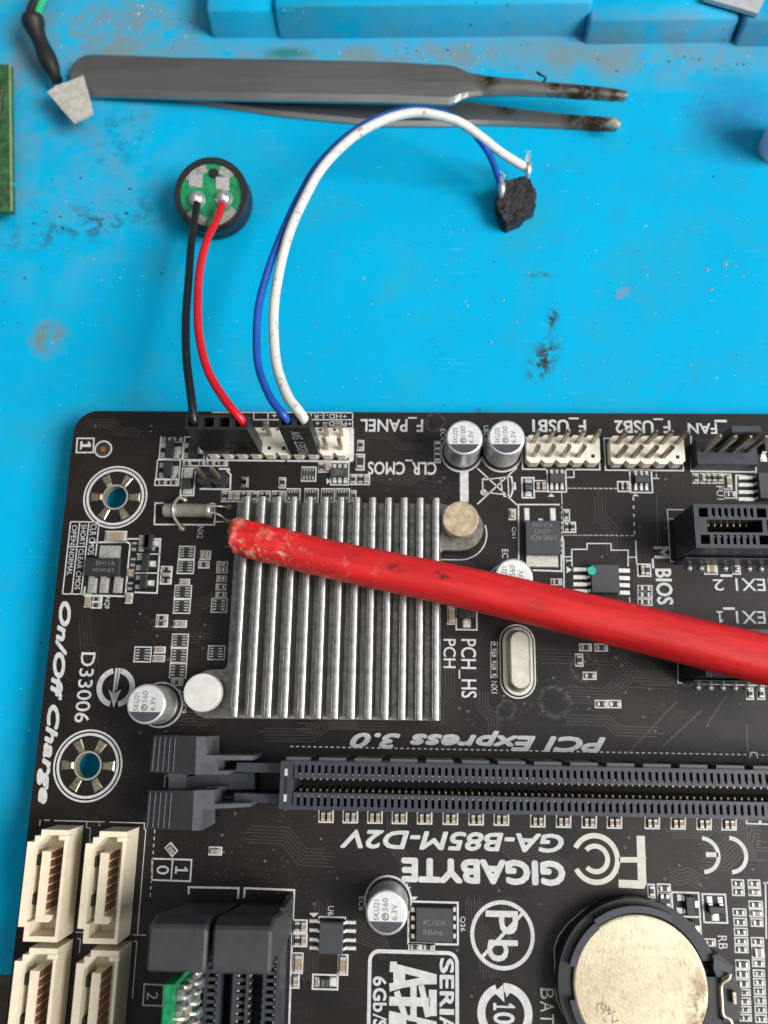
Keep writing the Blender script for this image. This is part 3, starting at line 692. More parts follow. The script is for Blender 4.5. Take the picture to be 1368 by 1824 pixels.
c = A('W1', 523, 152, 1.72); d = MB(); d.ring(*c, 0, .72, 1.72, 'teal_dot' if 'teal_dot' in MATS else (simple('teal_dot', (.0, .42, .34), .5) and 'teal_dot'), n=20); d.build('paint_dot', fl, (*c, 1.7))
line('W1', [(428, 132), (426, 50), (500, 50), (500, 22), (615, 22), (615, 54), (697, 54), (697, 132)], .22)
line('W1', [(387, 0), (390, 236)], .24); line('W1', [(733, 8), (738, 118)], .24); line('W1', [(390, 86), (426, 86)], .18); line('W1', [(700, 88), (734, 88)], .18); line('W1', [(703, 280), (706, 310)], .2)
word('1', 'W1', 400, 97, 424, 112, -90); SILK.poly([[A('W1', 402, 165), A('W1', 427, 148), A('W1', 402, 132)]], ZS, 'silk')
d = MB(); d.ring(*A('W1', 660, 113), 0, .42, .02, 'deep', n=16); d.build('drill_hole', mb, (*A('W1', 660, 113), 0))
ol('W1', 740, 118, 808, 182, .22); chip('c', 'W1', 756, 126, 774, 174); chip('r', 'W1', 778, 126, 797, 174)
for y in (238, 268, 304): ol('W1', 742, y - 17, 814, y + 17, .2); chip('r', 'W1', 754, y - 11, 800, y + 11)
ol('W1', 325, 190, 381, 223, .22); chip('r', 'W1', 334, 196, 371, 217)
wordline('M_BIOS', 'W1', (852, 36), (868, 316), 3.2, -90, bold=.03, label='white word M_BIOS printed sideways')
# ---- cylindrical crystal
a, b = A('Z3', 866, 680, 1.4), A('Z3', 1120, 682, 1.4); yy = (a[1] + b[1]) / 2
o = put('cylindrical_crystal', None, mb, ((a[0] + b[0]) / 2, yy, 0), 0, 'shiny metal cylinder crystal lying under a soldered wire strap')
d = MB(); d.tube([(a[0], yy, 1.3), (a[0] + .15, yy, 1.3), (a[0] + .3, yy, 1.3), (b[0] - .9, yy, 1.3), (b[0] - .8, yy, 1.3), (b[0] - .1, yy, 1.3), (b[0], yy, 1.3)], [1.0, 1.15, 1.2, 1.2, 1.28, 1.28, 1.15], 'crystal_can', 24); d.build('case', o, (a[0], yy, 1.3))
for y0, p in ((660, (1214, 665)), (692, (1208, 740))):
    e = A('Z3', *p, .3); s = A('Z3', 1118, y0, 1.3); d = MB(); d.tube(spline([(*s, 1.3), ((s[0] + e[0]) / 2, (s[1] * .7 + e[1] * .3), 1.3), (*e, .2)]), .18, 'tin', 8); d.build('lead', o, (*s, 1.3))
    d = MB(); d.lathe(*A('Z3', *p), [(.62, .02), (.5, .25), (.25, .5), (0, .55)], 'brass', 14); d.build('solder_joint', o, (*e, 0))
p0, p1 = A('Z3', 972, 624), A('Z3', 960, 776); mx = A('Z3', 938, 690)[0]
d = MB(); d.tube(spline([(*p0, .1), (mx + .5, p0[1] + .1, 1.0), (mx + .1, yy + 1.2, 2.1), (mx, yy, 2.72), (mx + .1, yy - 1.3, 2.0), (p1[0] - .3, p1[1] + .5, .8), (*p1, .1)], 6), .27, 'tin', 10); d.build('wire_strap', o, (mx, yy, 2.5))
for p in (p0, p1): d = MB(); d.lathe(*p, [(.75, .02), (.6, .3), (.3, .6), (0, .66)], 'pad_gold', 16); d.build('solder_joint', o, (*p, 0))
line('Z3', [(868, 643), (822, 643), (818, 756), (1136, 758), (1140, 700)], .26); line('Z3', [(1140, 742), (1200, 742)], .2); line('Z3', [(1116, 643), (1138, 648), (1136, 700)], .2)
word('NX2', 'Z3', 1046, 766, 1076, 830, -90)
# ---- jumper table at the board edge
tx = [A('P', 112, 990)[0], A('Z3', 350, 830)[0], A('Z3', 404, 800)[0], A('P', 160.5, 935)[0]]
y0, y1, y2 = A('P', 140, 929.5)[1], A('Z3', 360, 873)[1], A('P', 120, 1058)[1]
xx = [1.35, 2.98, 4.62, 6.45]
for i, x in enumerate(xx): SILK.stroke([(x, y0), (x, y2 if i < 3 else y1 - 1.6)], .2, ZS, 'silk')
SILK.stroke([(xx[0], y0), (xx[3], y0)], .2, ZS, 'silk'); SILK.stroke([(xx[0], y1), (xx[2], y1)], .2, ZS, 'silk'); SILK.stroke([(xx[0], y2), (xx[3], y2)], .2, ZS, 'silk')
for s, x0, x1, ya, yb in (('OPEN', xx[0], xx[1], y0 - .6, y1 + .35), ('SHORT', xx[1], xx[2], y0 - .5, y1 + .25), ('CLR CMOS', xx[2], xx[3], y0 - .4, y0 - 5.9), ('NORMAL', xx[0], xx[1], y1 - .4, y1 - 5.1), ('CLEAR CMOS', xx[1], xx[2], y1 - .4, y2 + .8)):
    word(s, 'P', 0, 0, 0, 0, -90, r=(x0 + .36, yb, x1 - .36, ya))
# ---- regulator block (Z7)
ol('Z3', 556, 790, 672, 850, .26); chip('c', 'Z3', 568, 800, 660, 842)
line('Z7', [(270, 22), (500, 18), (520, 30), (490, 350), (238, 342), (245, 290)], .28)
transistor('Z7', (262, 126, 474, 234), [(332, 40, 462, 118)] + [(x - 28, 236, x + 28, 330) for x in (291, 363, 447)], 'voltage_regulator', 1.6, txt=[('EH11A', (332, 144, 446, 172), 0), ('404NJ3', (308, 188, 440, 214), 0)], label='black regulator chip printed EH11A with three silver legs')
word('\u25b3', 'Z7', 275, 142, 312, 175, 0, m='silk_dim', z=1.62) if False else None
line('Z7', [(500, 0), (705, 0), (683, 330), (545, 325)], .26); line('Z7', [(560, 92), (702, 92)], .2); line('Z7', [(550, 208), (692, 208)], .2)
transistor('Z3', (770, 812, 816, 896), [(738, 812, 766, 838), (734, 872, 762, 900), (812, 836, 848, 876)])
transistor('Z7', (598, 92, 642, 206), [(562, 98, 592, 130), (556, 158, 586, 192), (634, 132, 678, 172)])
transistor('Z7', (588, 216, 632, 306), [(554, 222, 582, 250), (550, 278, 578, 304), (624, 250, 668, 288)])
transistor('Z7', (608, -30, 646, 62), [(572, 6, 600, 40), (634, 4, 684, 46)])
for k, b in (('r', (532, 20, 556, 72)), ('r', (524, 118, 549, 166)), ('c', (513, 184, 541, 230)), ('r', (506, 264, 532, 310)), ('c', (498, 335, 526, 386))): chip(k, 'Z7', *b)
ol('Z7', 490, 328, 536, 394, .22)
ol('Z7', 240, 348, 286, 416, .22); ol('Z7', 282, 348, 352, 384, .2); ol('Z7', 280, 384, 348, 424, .2)
chip('c', 'Z7', 250, 357, 278, 410); chip('r', 'Z7', 290, 356, 342, 378); chip('r', 'Z7', 288, 391, 340, 416); word('NQ9', 'Z7', 360, 355, 396, 424, -90)
ol('Z7', 704, 165, 776, 278, .24)
for k, b in (('r', (720, 172, 766, 194)), ('c', (718, 207, 765, 230)), ('r', (714, 242, 764, 266))): chip(k, 'Z7', *b)
for b in ((815, 42, 915, 126), (806, 126, 910, 214), (788, 280, 895, 366), (782, 366, 888, 456), (772, 577, 876, 664), (766, 664, 870, 756), (758, 756, 864, 850), (542, 655, 650, 752)): array('Z7', *b, vert=True)
for b in ((1012, 360, 1112, 450), (992, 648, 1098, 738)):
    a = array('Z7', *b, vert=True); cx = (b[0] + b[2]) / 2; cy = (b[1] + b[3]) / 2; word('101', 'Z7', cx - 8, cy - 20, cx + 10, cy + 20, 90, m='silk_dim', z=.42, parent=a)
for k, b, o_ in (('c', (828, 250, 876, 276), (818, 243, 884, 284)), ('r', (780, 862, 832, 885), (768, 853, 842, 894)), ('c', (674, 664, 726, 690), (664, 655, 736, 698)), ('c', (668, 716, 724, 742), (656, 707, 733, 750)), ('c', (956, 80, 1000, 120), (945, 70, 1012, 128)),
        ('r', (945, 145, 996, 170), (934, 134, 1004, 180)), ('c', (1060, 143, 1102, 168), (1046, 135, 1116, 176)), ('c', (1058, 178, 1100, 202), (1044, 174, 1114, 210)), ('c', (1056, 230, 1100, 254), (1045, 222, 1109, 262)), ('r', (1052, 282, 1096, 304), (1040, 272, 1106, 313)),
        ('r', (1050, 330, 1098, 350), (1040, 322, 1108, 358)), ('r', (686, 470, 740, 494), (677, 460, 752, 502)), ('r', (682, 505, 738, 529), (673, 498, 750, 538)), ('c', (796, 505, 856, 533), (784, 495, 866, 541))): chip(k, 'Z7', *b); ol('Z7', *o_, .22)
# ---- printing at the left edge
wordline('On/Off Charge', 'P', (116, 1071), (74, 1432), 2.75, -90, bold=.065, shear=.25, label='bold slanted white words running down the left board edge')
wordline('D33006', 'P', (157.5, 1162), (145.5, 1287), 2.5, -90, bold=.012)
c = A('P', 206.3, 1224.5); d = MB(); d.ring(*c, 2.35, 3.25, ZS, 'silk', 104, 256, 40); d.ring(*c, 2.35, 3.25, ZS, 'silk', -76, 76, 40)
d.poly([[(c[0] - .35, c[1] + 3.2), (c[0] + .05, c[1] + 3.2), (c[0] - .1, c[1] - 1.0), (c[0] + .95, c[1] - .3), (c[0] - .05, c[1] - 3.3), (c[0] - 1.2, c[1] - .3), (c[0] - .45, c[1] - 1.0)][::-1]], ZS + .01, 'silk')
d.poly([[(c[0] + .2, c[1] + 3.2), (c[0] + .62, c[1] + 3.2), (c[0] + .22, c[1] - .4), (c[0] + .08, c[1] - .6)][::-1]], ZS + .01, 'silk'); d.build('printed_arrow_ring', mb, (*c, 0), 'white ring symbol with an arrow pointing down')
# ---- heatsink
HB, HT = 2.8, 6.6
hx0, hx1 = 31.4, 66.35; hy1, hy0 = A('P', 600, 896, HB)[1], A('P', 600, 1280.5, HB)[1]
hs = put('heatsink', None, mb, ((hx0 + hx1) / 2, (hy0 + hy1) / 2, 0), 0, 'silver finned heatsink fixed by two push pins')
pw = A('P', 359.5, 1233.4, 7.0); pb = A('P', 820.5, 923.7, 7.0)
d = MB(); e = 3.9
L = [(hx0, hy1), (hx1, hy1)] + [(pb[0] + .2 + e * math.cos(R(a)), pb[1] - .6 + e * math.sin(R(a))) for a in range(60, -91, -15)] + [(hx1 + .6, pb[1] - .6 - e), (hx1, pb[1] - 1.1 - e), (hx1, hy0)] + \
    [(pw[0] + .5 + e * math.cos(R(a)), pw[1] - .1 + e * math.sin(R(a))) for a in range(262, 89, -15)] + [(hx0 - .5, pw[1] + e), (hx0, pw[1] + e + .5)]
d.prism([L], 1.2, HB, 'alu_base'); d.build('base_plate', hs, (hx0, hy0, 1.2))
L2 = [(pb[0] + .3 + 4.6 * math.cos(R(a)), pb[1] - 1.0 + 4.6 * math.sin(R(a))) for a in range(20, -91, -10)] + [(hx1 + .1, pb[1] - 5.6)]
SILK.stroke(L2, .22, ZS, 'silk')
n = 13; fa, fb = 33.75, 65.62
for i in range(n):
    x = fa + (fb - fa) * i / (n - 1); hw = .68; d = MB(); y0, y1 = hy0 + .05, hy1 + .05
    prof = [(-hw - .25, HB), (-hw, HB + .5), (-hw + .06, HT - .45), (-hw * .78, HT - .10), (-.28, HT), (.28, HT), (hw * .78, HT - .10), (hw - .06, HT - .45), (hw, HB + .5), (hw + .25, HB)]
    k = len(prof); vs = [(x + px, y, z) for y in (y0, y1) for px, z in prof]
    d.add(vs, [(j, j + 1, k + j + 1, k + j) for j in range(k - 1)][::1], 'alu_fin', True); d.add(vs[:k], [tuple(range(k))], 'alu_fin'); d.add(vs[k:], [tuple(range(k))[::-1]], 'alu_fin')
    o = d.build('fin', hs, (x, (y0 + y1) / 2, HB))
d = MB(); d.cbox(hx1 - .5, hy0, HB - .2, hx1, hy1, HB + 1.6, 'alu_fin', .12); d.build('side_rib', hs, (hx1, hy0, HB))
simple('pin_tan', (.52, .43, .30), .6, var=.25, nscale=7, bump=.5, bscale=14, col2=(.27, .20, .12))
for p, m, lab in ((pw, 'pin_white', 'clean white round push pin'), (pb, 'pin_tan', 'dirty tan round push pin')):
    d = MB(); d.lathe(*p, [(1.8, 2.5), (1.8, 4.6), (2.95, 4.9), (3.02, 5.2), (3.02, 6.7), (2.92, 6.95), (2.7, 7.0), (0, 7.0)], m, 40); d.build('push_pin', hs, (*p, 2.5), lab)
# ---- chips right of the heatsink
ol('Z8', 1060, 357, 1108, 454, .24); chip('c', 'Z8', 1070, 366, 1100, 446)
ol('Z8', 1104, 350, 1221, 485, .26); transistor('Z8', (1116, 362, 1206, 425), [(1118, 340, 1146, 364), (1172, 340, 1200, 364), (1142, 424, 1186, 472)], txt=[('K72', (1160, 396, 1204, 418), 180)])
word('PCH', 'Z8', 1040, 530, 1106, 684, -90, bold=.012); wordline('PCH_HS', 'Z8', (1166, 530), (1170, 842), 2.95, -90, bold=.012)
# oval crystal
def oval(r, ex=0, n=14):
    x0, y0, x1, y1 = r; h = (x1 - x0) / 2 + ex; cx = (x0 + x1) / 2
    return [(cx + h * math.cos(R(a)), y1 - (x1 - x0) / 2 + h * math.sin(R(a))) for a in [180 * i / n for i in range(n + 1)]] + [(cx + h * math.cos(R(a)), y0 + (x1 - x0) / 2 + h * math.sin(R(a))) for a in [180 + 180 * i / n for i in range(n + 1)]]
r = rect('W1', 128, 436, 230, 726, 3.4); o = put('oval_crystal', None, mb, ((r[0] + r[2]) / 2, (r[1] + r[3]) / 2, 0), 0, 'satin metal oval crystal can')
d = MB(); L0, L1, L2 = oval(r, .75), oval(r, .0), oval(r, -.35); n = len(L0)
d.prism([L0], .05, .55, 'crystal_can')
vs = [(x, y, .55) for x, y in oval(r, .28)] + [(x, y, .85) for x, y in L1] + [(x, y, 3.1) for x, y in L1] + [(x, y, 3.4) for x, y in L2]
d.add(vs, [(k * n + i, k * n + (i + 1) % n, (k + 1) * n + (i + 1) % n, (k + 1) * n + i) for k in range(3) for i in range(n)], 'crystal_can', True); d.poly([L2], 3.4, 'crystal_can'); d.build('can', o, (r[0], r[1], 0))
SILK.stroke(oval(r, 1.15), .24, ZS, 'silk', True)
for b in ((38, 492, 73, 546), (36, 546, 72, 606), (36, 608, 72, 667)): ol('W1', *b, .2); chip('r', 'W1', b[0] + 9, b[1] + 8, b[2] - 8, b[3] - 8)
word('NX1', 'W1', 40, 682, 70, 740, -90)
for k, b in (('h', (462, 502, 523, 539)), ('h', (535, 502, 600, 541)), ('v', (442, 550, 482, 613)), ('h', (479, 637, 546, 676)), ('h', (537, 772, 600, 812)), ('h', (600, 772, 664, 812)), ('v', (1261, 711, 1299, 772)), ('v', (1314, 711, 1353, 772)), ('h', (1060, 118, 1126, 172)), ('v', (1196, 118, 1236, 172))):
    ol('W1', *b, .2); chip('c' if b[0] == 1060 else 'r', 'W1', b[0] + 9, b[1] + 9, b[2] - 9, b[3] - 9)
# ---- expansion slots
def slot(name, X0, X1, Yc, x_first, cnt, label, zt=11.0, gaps=(), groove=None, big=()):
    o = put(name, None, mb, ((X0 + X1) / 2, Yc, 0), 0, label); loc = ((X0 + X1) / 2, Yc, 0)
    d = MB(); M = 'plastic_slot'
    d.box(X0 + .1, Yc - 3.3, .1, X1 - .1, Yc + 3.3, 2.0, 'deep')
    for s in (-1, 1):
        a, b = sorted((Yc + s * 3.45, Yc + s * 2.9)); d.box(X0, a, .1, X1, b, zt, M)
        a, b = sorted((Yc + s * 1.42, Yc + s * 1.02)); d.box(x_first - .8, a, .1, X1, b, zt, M)
    d.box(X0, Yc - 2.92, .1, x_first - .95, Yc - .9, zt - .002, M); d.box(X0, Yc + .9, .1, x_first - .95, Yc + 2.92, zt - .002, M); d.box(X0 + .004, Yc - .92, .1, x_first - .8, Yc + .92, zt - .004, M)
    d.build('housing', o, loc)
    rb, ct = MB(), MB()
    for i in range(cnt + 1):
        x = x_first + i - .5
        if any(g[0] <= i <= g[1] for g in gaps): continue
        for s in (-1, 1):
            a, b = sorted((Yc + s * 1.4, Yc + s * 2.92)); rb.box(x - .28, a, 2, x + .28, b, zt - .003, M)
            if i < cnt and not any(g[0] - 1 <= i <= g[1] for g in gaps):
                a, b = sorted((Yc + s * 1.42, Yc + s * 1.72)); ct.box(x + .32, a, 3, x + .68, b, zt - .55, 'tin', .03)
                a, b = sorted((Yc + s * .62, Yc + s * 1.03)); ct.box(x + .34, a, 3, x + .66, b, zt - 2.4, 'pin_metal', .05)
    for x0, x1 in big:
        rb.box(x0, Yc - 1.03, 2, x1, Yc + 1.03, zt - .2, M)
    rb.build('slot_rib', o, loc, kind='stuff'); ct.build('contact', o, loc, kind='stuff')
    return o
x16 = slot('expansion_slot', 42.25, 130, -63.47, 45.09, 82, 'long dark expansion slot running off the right edge, under the slanted white words')
loc = POS[x16.name]
d = MB(); d.box(42.9, -64.9, 10.9, 43.35, -62.0, 11.05, 'deep'); d.build('key_slit', x16, loc)
for yy in (-61.65, -65.3): d = MB(); d.box(42.9, yy - .5, 10.9, 43.35, yy + .5, 11.08, 'solder'); d.build('clip_tab', x16, (43, yy, 11))
simple('rib_grey', (.085, .09, .088), .5)
x = 43.0; i = 0; yt_ = -63.47 + 3.45
while x < 128:
    L = 3.6 if i == 0 else 4.05
    d = MB(); d.box(x, yt_ - .05, .1, x + L, yt_ + .55, 10.4, 'rib_grey', .0); d.build('wall_rib', x16, (x, yt_, 0)); x += L + 1.33; i += 1
dash('P', (517, 1329.5), (1368, 1345), .5, .45, .2)
for k, x in ((0, 320), (1, 449), (2, 579), (3, 709), (4, 842), (5, 979), (6, 1115), (7, 1249)):
    y = 548 + k * 2.2; line('W3', [(x + 2, y - 62), (x + 2, y), (x + 76, y + 1), (x + 77, y - 62)], .24); chip('c', 'W3', x + 13, y - 54, x + 34, y - 6); chip('c', 'W3', x + 45, y - 54, x + 66, y - 6)
for k, x in ((0, 131), (1, 265), (2, 399), (3, 530), (4, 727), (5, 862), (6, 997), (7, 1127)):
    y = 562 + k * 2.3; line('W4', [(x + 2, y - 62), (x + 2, y), (x + 74, y + 1), (x + 75, y - 62)], .24); chip('c', 'W4', x + 13, y - 50, x + 33, y - 6); chip('c', 'W4', x + 43, y - 50, x + 63, y - 6)
line('W4', [(1256, 525), (1256, 546), (1322, 549), (1322, 530)], .24); line('W4', [(1330, 530), (1330, 548), (1368, 550)], .24); line('W4', [(1273, 205), (1274, 182), (1282, 176), (1306, 177), (1312, 184), (1312, 206)], .2)
# retention clip of the long slot
K = lambda x, y, z: A('K', x, y, z)
ck = put('slot_clip', None, mb, (27, -63.4, 0), 0, 'dark grey two pronged clip at the left end of the long expansion slot')
def kblock(name, pts, z0, z1, m='plastic_clip', zref=None, lab=None):
    d = MB(); d.prism([[K(x, y, zref or z1) for x, y in pts][::-1]], z0, z1, m); return d.build(name, ck, (*K(*pts[0], zref or z1), z0), lab)
for nm, up in (('prong', 1), ('prong', 0)):
    if up:
        kblock(nm, [(500, 100), (584, 100), (584, 250), (955, 256), (955, 292), (672, 292), (672, 378), (760, 378), (760, 408), (490, 412)], 2.0, 10.6)
        P = [(150, 94), (505, 97), (496, 412), (120, 388)]
    else:
        kblock(nm, [(480, 538), (650, 534), (648, 648), (938, 640), (940, 672), (545, 692), (545, 862), (465, 865)], 2.0, 10.6)
        P = [(110, 540), (482, 540), (466, 862), (80, 850)]
    zs = (8.2, 10.6, 10.6, 8.2); d = MB(); v = [(*K(x, y, z), z) for (x, y), z in zip(P, zs)]; b = [(p[0], p[1], 2.0) for p in v]
    d.add(v + b, [(3, 2, 1, 0), (0, 1, 5, 4), (1, 2, 6, 5), (2, 3, 7, 6), (3, 0, 4, 7)], 'plastic_latch')
    o = d.build('thumb_pad', ck, (*v[0][:2], 2))
    for j in range(5):
        f = (.05 + .115 * j); a = [v[0][i] + (v[1][i] - v[0][i]) * f for i in range(3)]; c_ = [v[3][i] + (v[2][i] - v[3][i]) * f for i in range(3)]
        d = MB(); d.tube([(a[0], a[1] - .25, a[2] + .05), (c_[0], c_[1] + .2, c_[2] + .05)], .13, 'plastic_slot', 6); d.build('grip_ridge', o, (*a[:2], a[2]))
kblock('bridge', [(275, 398), (410, 408), (410, 525), (275, 540)], 1.0, 5.5, 'plastic_clip'); kblock('bridge', [(410, 430), (530, 412), (975, 392), (975, 530), (740, 530), (400, 520)], .5, 4.5, 'plastic_latch')
kblock('rail', [(830, 312), (1190, 318), (1190, 396), (825, 388)], .5, 8.0, 'plastic_slot'); kblock('rail', [(812, 560), (1180, 570), (1180, 640), (806, 634)], .5, 8.0, 'plastic_slot'); kblock('rail', [(585, 504), (740, 504), (740, 524), (585, 524)], 1., 7.0, 'plastic_slot')
line('K', [(246, 418), (240, 520), (285, 522)], .2); line('K', [(246, 418), (285, 418)], .2); line('K', [(548, 738), (640, 738), (640, 690)], .3); chip('r', 'K', 560, 698, 620, 720)
word('PCI Express 3.0', 'P', 0, 0, 0, 0, 180, bold=.058, shear=.28, r=(B(623, 1315)[0], (B(850, 1337)[1]), B(1079, 1324)[0], B(850, 1301)[1]), label='bold slanted white words printed upside down above the long slot')
word('GA-B85M-D2V', 'P', 0, 0, 0, 0, 180, bold=.05, shear=.2, r=(B(606, 1496)[0], B(805, 1515)[1], B(1004, 1500)[0], B(805, 1481)[1]), label='slanted white word with hyphens printed upside down below the long slot')
word('GIGABYTE', 'P', 0, 0, 0, 0, 180, bold=.07, r=(B(714.5, 1550)[0], B(860, 1575)[1], B(1007, 1555)[0], B(860, 1530)[1]), label='largest bold white word on the board, printed upside down')
# regulatory marks
c = A('W4', 470, 730); d = MB(); d.ring(*c, 3.02, 3.82, ZS, 'silk_cream', -153, 153, 60); d.ring(*c, 1.5, 2.25, ZS, 'silk_cream', -138, 138, 50)
for pts, wd in (([(592, 735), (690, 735)], .8), ): line('W4', pts, wd, mb_=d, m='silk_cream')
d.poly([[A('W4', 683, 610), A('W4', 726, 610), A('W4', 735, 860), A('W4', 722, 886), A('W4', 590, 880), A('W4', 590, 838), A('W4', 690, 842)][::-1]], ZS + .006, 'silk_cream'); d.build('printed_emblem', mb, (*c, 0), label='pale ringed letter F emblem')
d = MB()
for x0, x1 in ((1022, 1120), (1165, 1264)):
    cc = A('W4', x0 + 5, 710); rr = abs(A('W4', x1, 710)[0] - cc[0]); d.ring(*cc, rr * .62 + .45, rr, ZS, 'silk', -88, 88, 30)
line('W4', [(1045, 708), (1108, 709)], .7, mb_=d); d.build('printed_conformity_mark', mb, (*A('W4', 1140, 710), 0), label='two white half rings side by side')
# ---- lower left: drive sockets
SK = 'cream_sata'
def sata(px, py, label):
    ox, oy = A('D', px, py, 6.0); ox, oy = ox, oy - 14.0      # top of the left wall -> local origin
    o = put('drive_socket', None, mb, (ox + 3.4, oy + 7.8, 0), 0, label); loc = (ox + 3.4, oy + 7.8, 0)
    W, T = 6.25, 6.0
    o1 = [(0, 2.0), (1.0, 2.0), (1.0, 0), (W, 0), (W, 15.8), (2.0, 15.8), (2.0, 14.9), (1.1, 14.9), (1.1, 14.0), (0, 14.0)]
    i1 = [(1.2, 2.7), (1.8, 2.7), (1.8, .75), (W - .5, .75), (W - .5, 15.0), (3.0, 15.0), (1.2, 13.0)]
    P = lambda l: [(ox + a, oy + b) for a, b in l]
    d = MB(); d.prism([P(o1), P(i1)], .1, T, SK); d.poly([P(i1)], 1.0, SK); d.build('shell', o, loc)
    d = MB(); d.cbox(ox + W - 1.5, oy + 14.3, T - 1.6, ox + W + .12, oy + 15.1, T + .15, SK, .15); d.build('lip', o, loc)
    d = MB(); d.prism([P([(2.3, 2.6), (4.4, 2.6), (4.75, 3.0), (4.75, 3.6), (3.65, 3.7), (3.65, 12.6), (2.3, 12.6)])], 1.0, T - .45, SK); d.build('tongue', o, loc)
    for i in range(7):
        y = oy + 4.7 + i * 1.22; d = MB(); d.box(ox + 3.6, y - .46, 1.0, ox + 3.8, y + .46, T - .7, 'contact_brown'); d.build('contact', o, (ox + 3.7, y, 1))
    for y in (5.6, 11.2): d = MB(); d.box(ox + 1.16, oy + y - .75, 1.0, ox + 1.75, oy + y + .75, T - 1.2, 'deep'); d.build('latch_window', o, loc)
    return o
simple('contact_brown', (.24, .085, .04), .45, .3, var=.2, nscale=6)
for px, py, lab in ((240, 240, 'cream drive socket at the upper left, nearest the blue mat'), (745, 255, 'cream drive socket at the upper right, beside the dark clip'), (130, 1275, 'cream drive socket at the lower left, cut by the photo edge'), (665, 1295, 'cream drive socket at the lower right, beside the boxed number 2')): sata(px, py, lab)
for p in ([(350, 50), (345, 105)], [(385, 52), (435, 54)], [(470, 56), (910, 68)], [(950, 70), (1255, 78), (1255, 132), (1268, 134), (1195, 1040)], [(755, 70), (752, 118), (785, 122), (780, 240)], [(865, 75), (862, 105)], [(655, 1026), (725, 1028)], [(1150, 1048), (1268, 1052)], [(670, 1080), (700, 1084), (690, 1205)], [(1165, 1105), (1190, 1108), (1150, 1600)]): line('D', p, .14)
dash('W5', (820, 112), (795, 480), .55, .5, .14); line('W5', [(808, 266), (1015, 272), (1008, 386), (804, 378), (808, 266)], .26); line('W5', [(915, 270), (906, 382)], .24)
word('0', 'W5', 830, 302, 896, 350, -90, bold=.01); word('1', 'W5', 928, 308, 996, 346, -90, bold=.01)
line('W5', [(905, 182), (940, 224), (912, 254), (876, 208)], .22, True)
r = A('W5', 908, 218); put('chip_capacitor', chip_mesh('c', 1.1, .6), mb, (*r, .01), R(-52))
ol('W5', 1105, 202, 1177, 249, .22); chip('c', 'W5', 1118, 212, 1164, 240)
line('W5', [(765, 930), (868, 936), (862, 1046), (757, 1042)], .22, True); word('2', 'W5', 778, 972, 838, 1012, -90, bold=.01)
# ---- memory sockets
line('L', [(484, 150), (484, 92), (890, 100), (884, 185)], .3); line('L', [(932, 180), (940, 100), (1342, 116), (1328, 400), (1300, 1204)], .3)
def dimm(xc, label, lx):
    o = put('memory_socket', None, mb, (xc, -100, 0), 0, label); loc = (xc, -100, 0); M = 'plastic_slot'; zt = 7.0; y0, y1 = -125, -86.2
    d = MB(); d.box(xc - 3.3, y0, .1, xc + 3.3, y1, 1.5, 'deep')
    for s in (-1, 1):
        for a, b, t in ((3.45, 2.9, zt), (1.45, 1.05, zt + .25)):
            p, q_ = sorted((xc + s * a, xc + s * b)); d.box(p, y0, .1, q_, y1, t, M)
    d.build('housing', o, loc); rb, ct = MB(), MB()
    for i in range(36):
        y = y1 - .9 - i * 1.0
        for s in (-1, 1):
            p, q_ = sorted((xc + s * 1.4, xc + s * 2.92)); rb.box(p, y - .24, 1.5, q_, y + .24, zt - .3, 'plastic_latch')
            p, q_ = sorted((xc + s * 2.55, xc + s * 2.8)); ct.box(p, y + .35, 1.5, q_, y + .62, zt - .5, 'tin'); p, q_ = sorted((xc + s * .85, xc + s * 1.02)); ct.box(p, y + .35, 1.5, q_, y + .62, zt - .6, 'pin_metal')
    rb.build('socket_rib', o, loc, kind='stuff'); ct.build('contact', o, loc, kind='stuff')
    d = MB(); q_ = -80.4; x0, x1 = xc - 3.95, xc + 3.95; n = 6; Z = 20.0
    prof = [(y1 + .4, .2), (y1 + .4, 17.), (y1 - .5, 19.0), (y1 - .45, Z - .1), (y1 - .2, Z + .1), (y1 + 4.9, Z + .25), (y1 + 5.35, Z - .1), (y1 + 6.0, Z - 2.6), (y1 + 5.0, 9.), (y1 + 4.2, .2)]
    k = len(prof); vs = [(x, y, z) for x in (x0, x0 + .35, x1 - .35, x1) for y, z in prof]
    for j in range(k):
        for i_, s in ((0, .3), (3, .3)):
            y, z = prof[j]; vs[i_ * k + j] = (vs[i_ * k + j][0], y + (-.3 if y > y1 + 2 else .3), z - (.3 if z > 15 else 0))
    d.add(vs, [(a * k + j, a * k + (j + 1) % k, (a + 1) * k + (j + 1) % k, (a + 1) * k + j)[::-1] for a in range(3) for j in range(k)], 'plastic_latch'); d.add(vs[:k], [tuple(range(k))], 'plastic_latch'); d.add(vs[-k:], [tuple(range(k))[::-1]], 'plastic_latch')
    d.build('latch', o, (xc, y1 + 3, .2)); return o
dm1 = dimm(30.85, 'left memory socket with the green module in it', 0); dm2 = dimm(39.5, 'empty dark memory socket to the right of the green module', 0)
d = MB(); d.box(42.6, -86.0, .1, 43.6, -80.6, 9.0, 'plastic_latch', .15); d.build('end_post', dm2, (43, -83, 0)); r = rect('L', 1176, 492, 1206, 606, 9.0); d = MB(); d.box(r[0], r[1], 8.5, r[2], r[3], 9.12, 'pin_white'); d.build('white_tab', dm2, (r[0], r[1], 9))
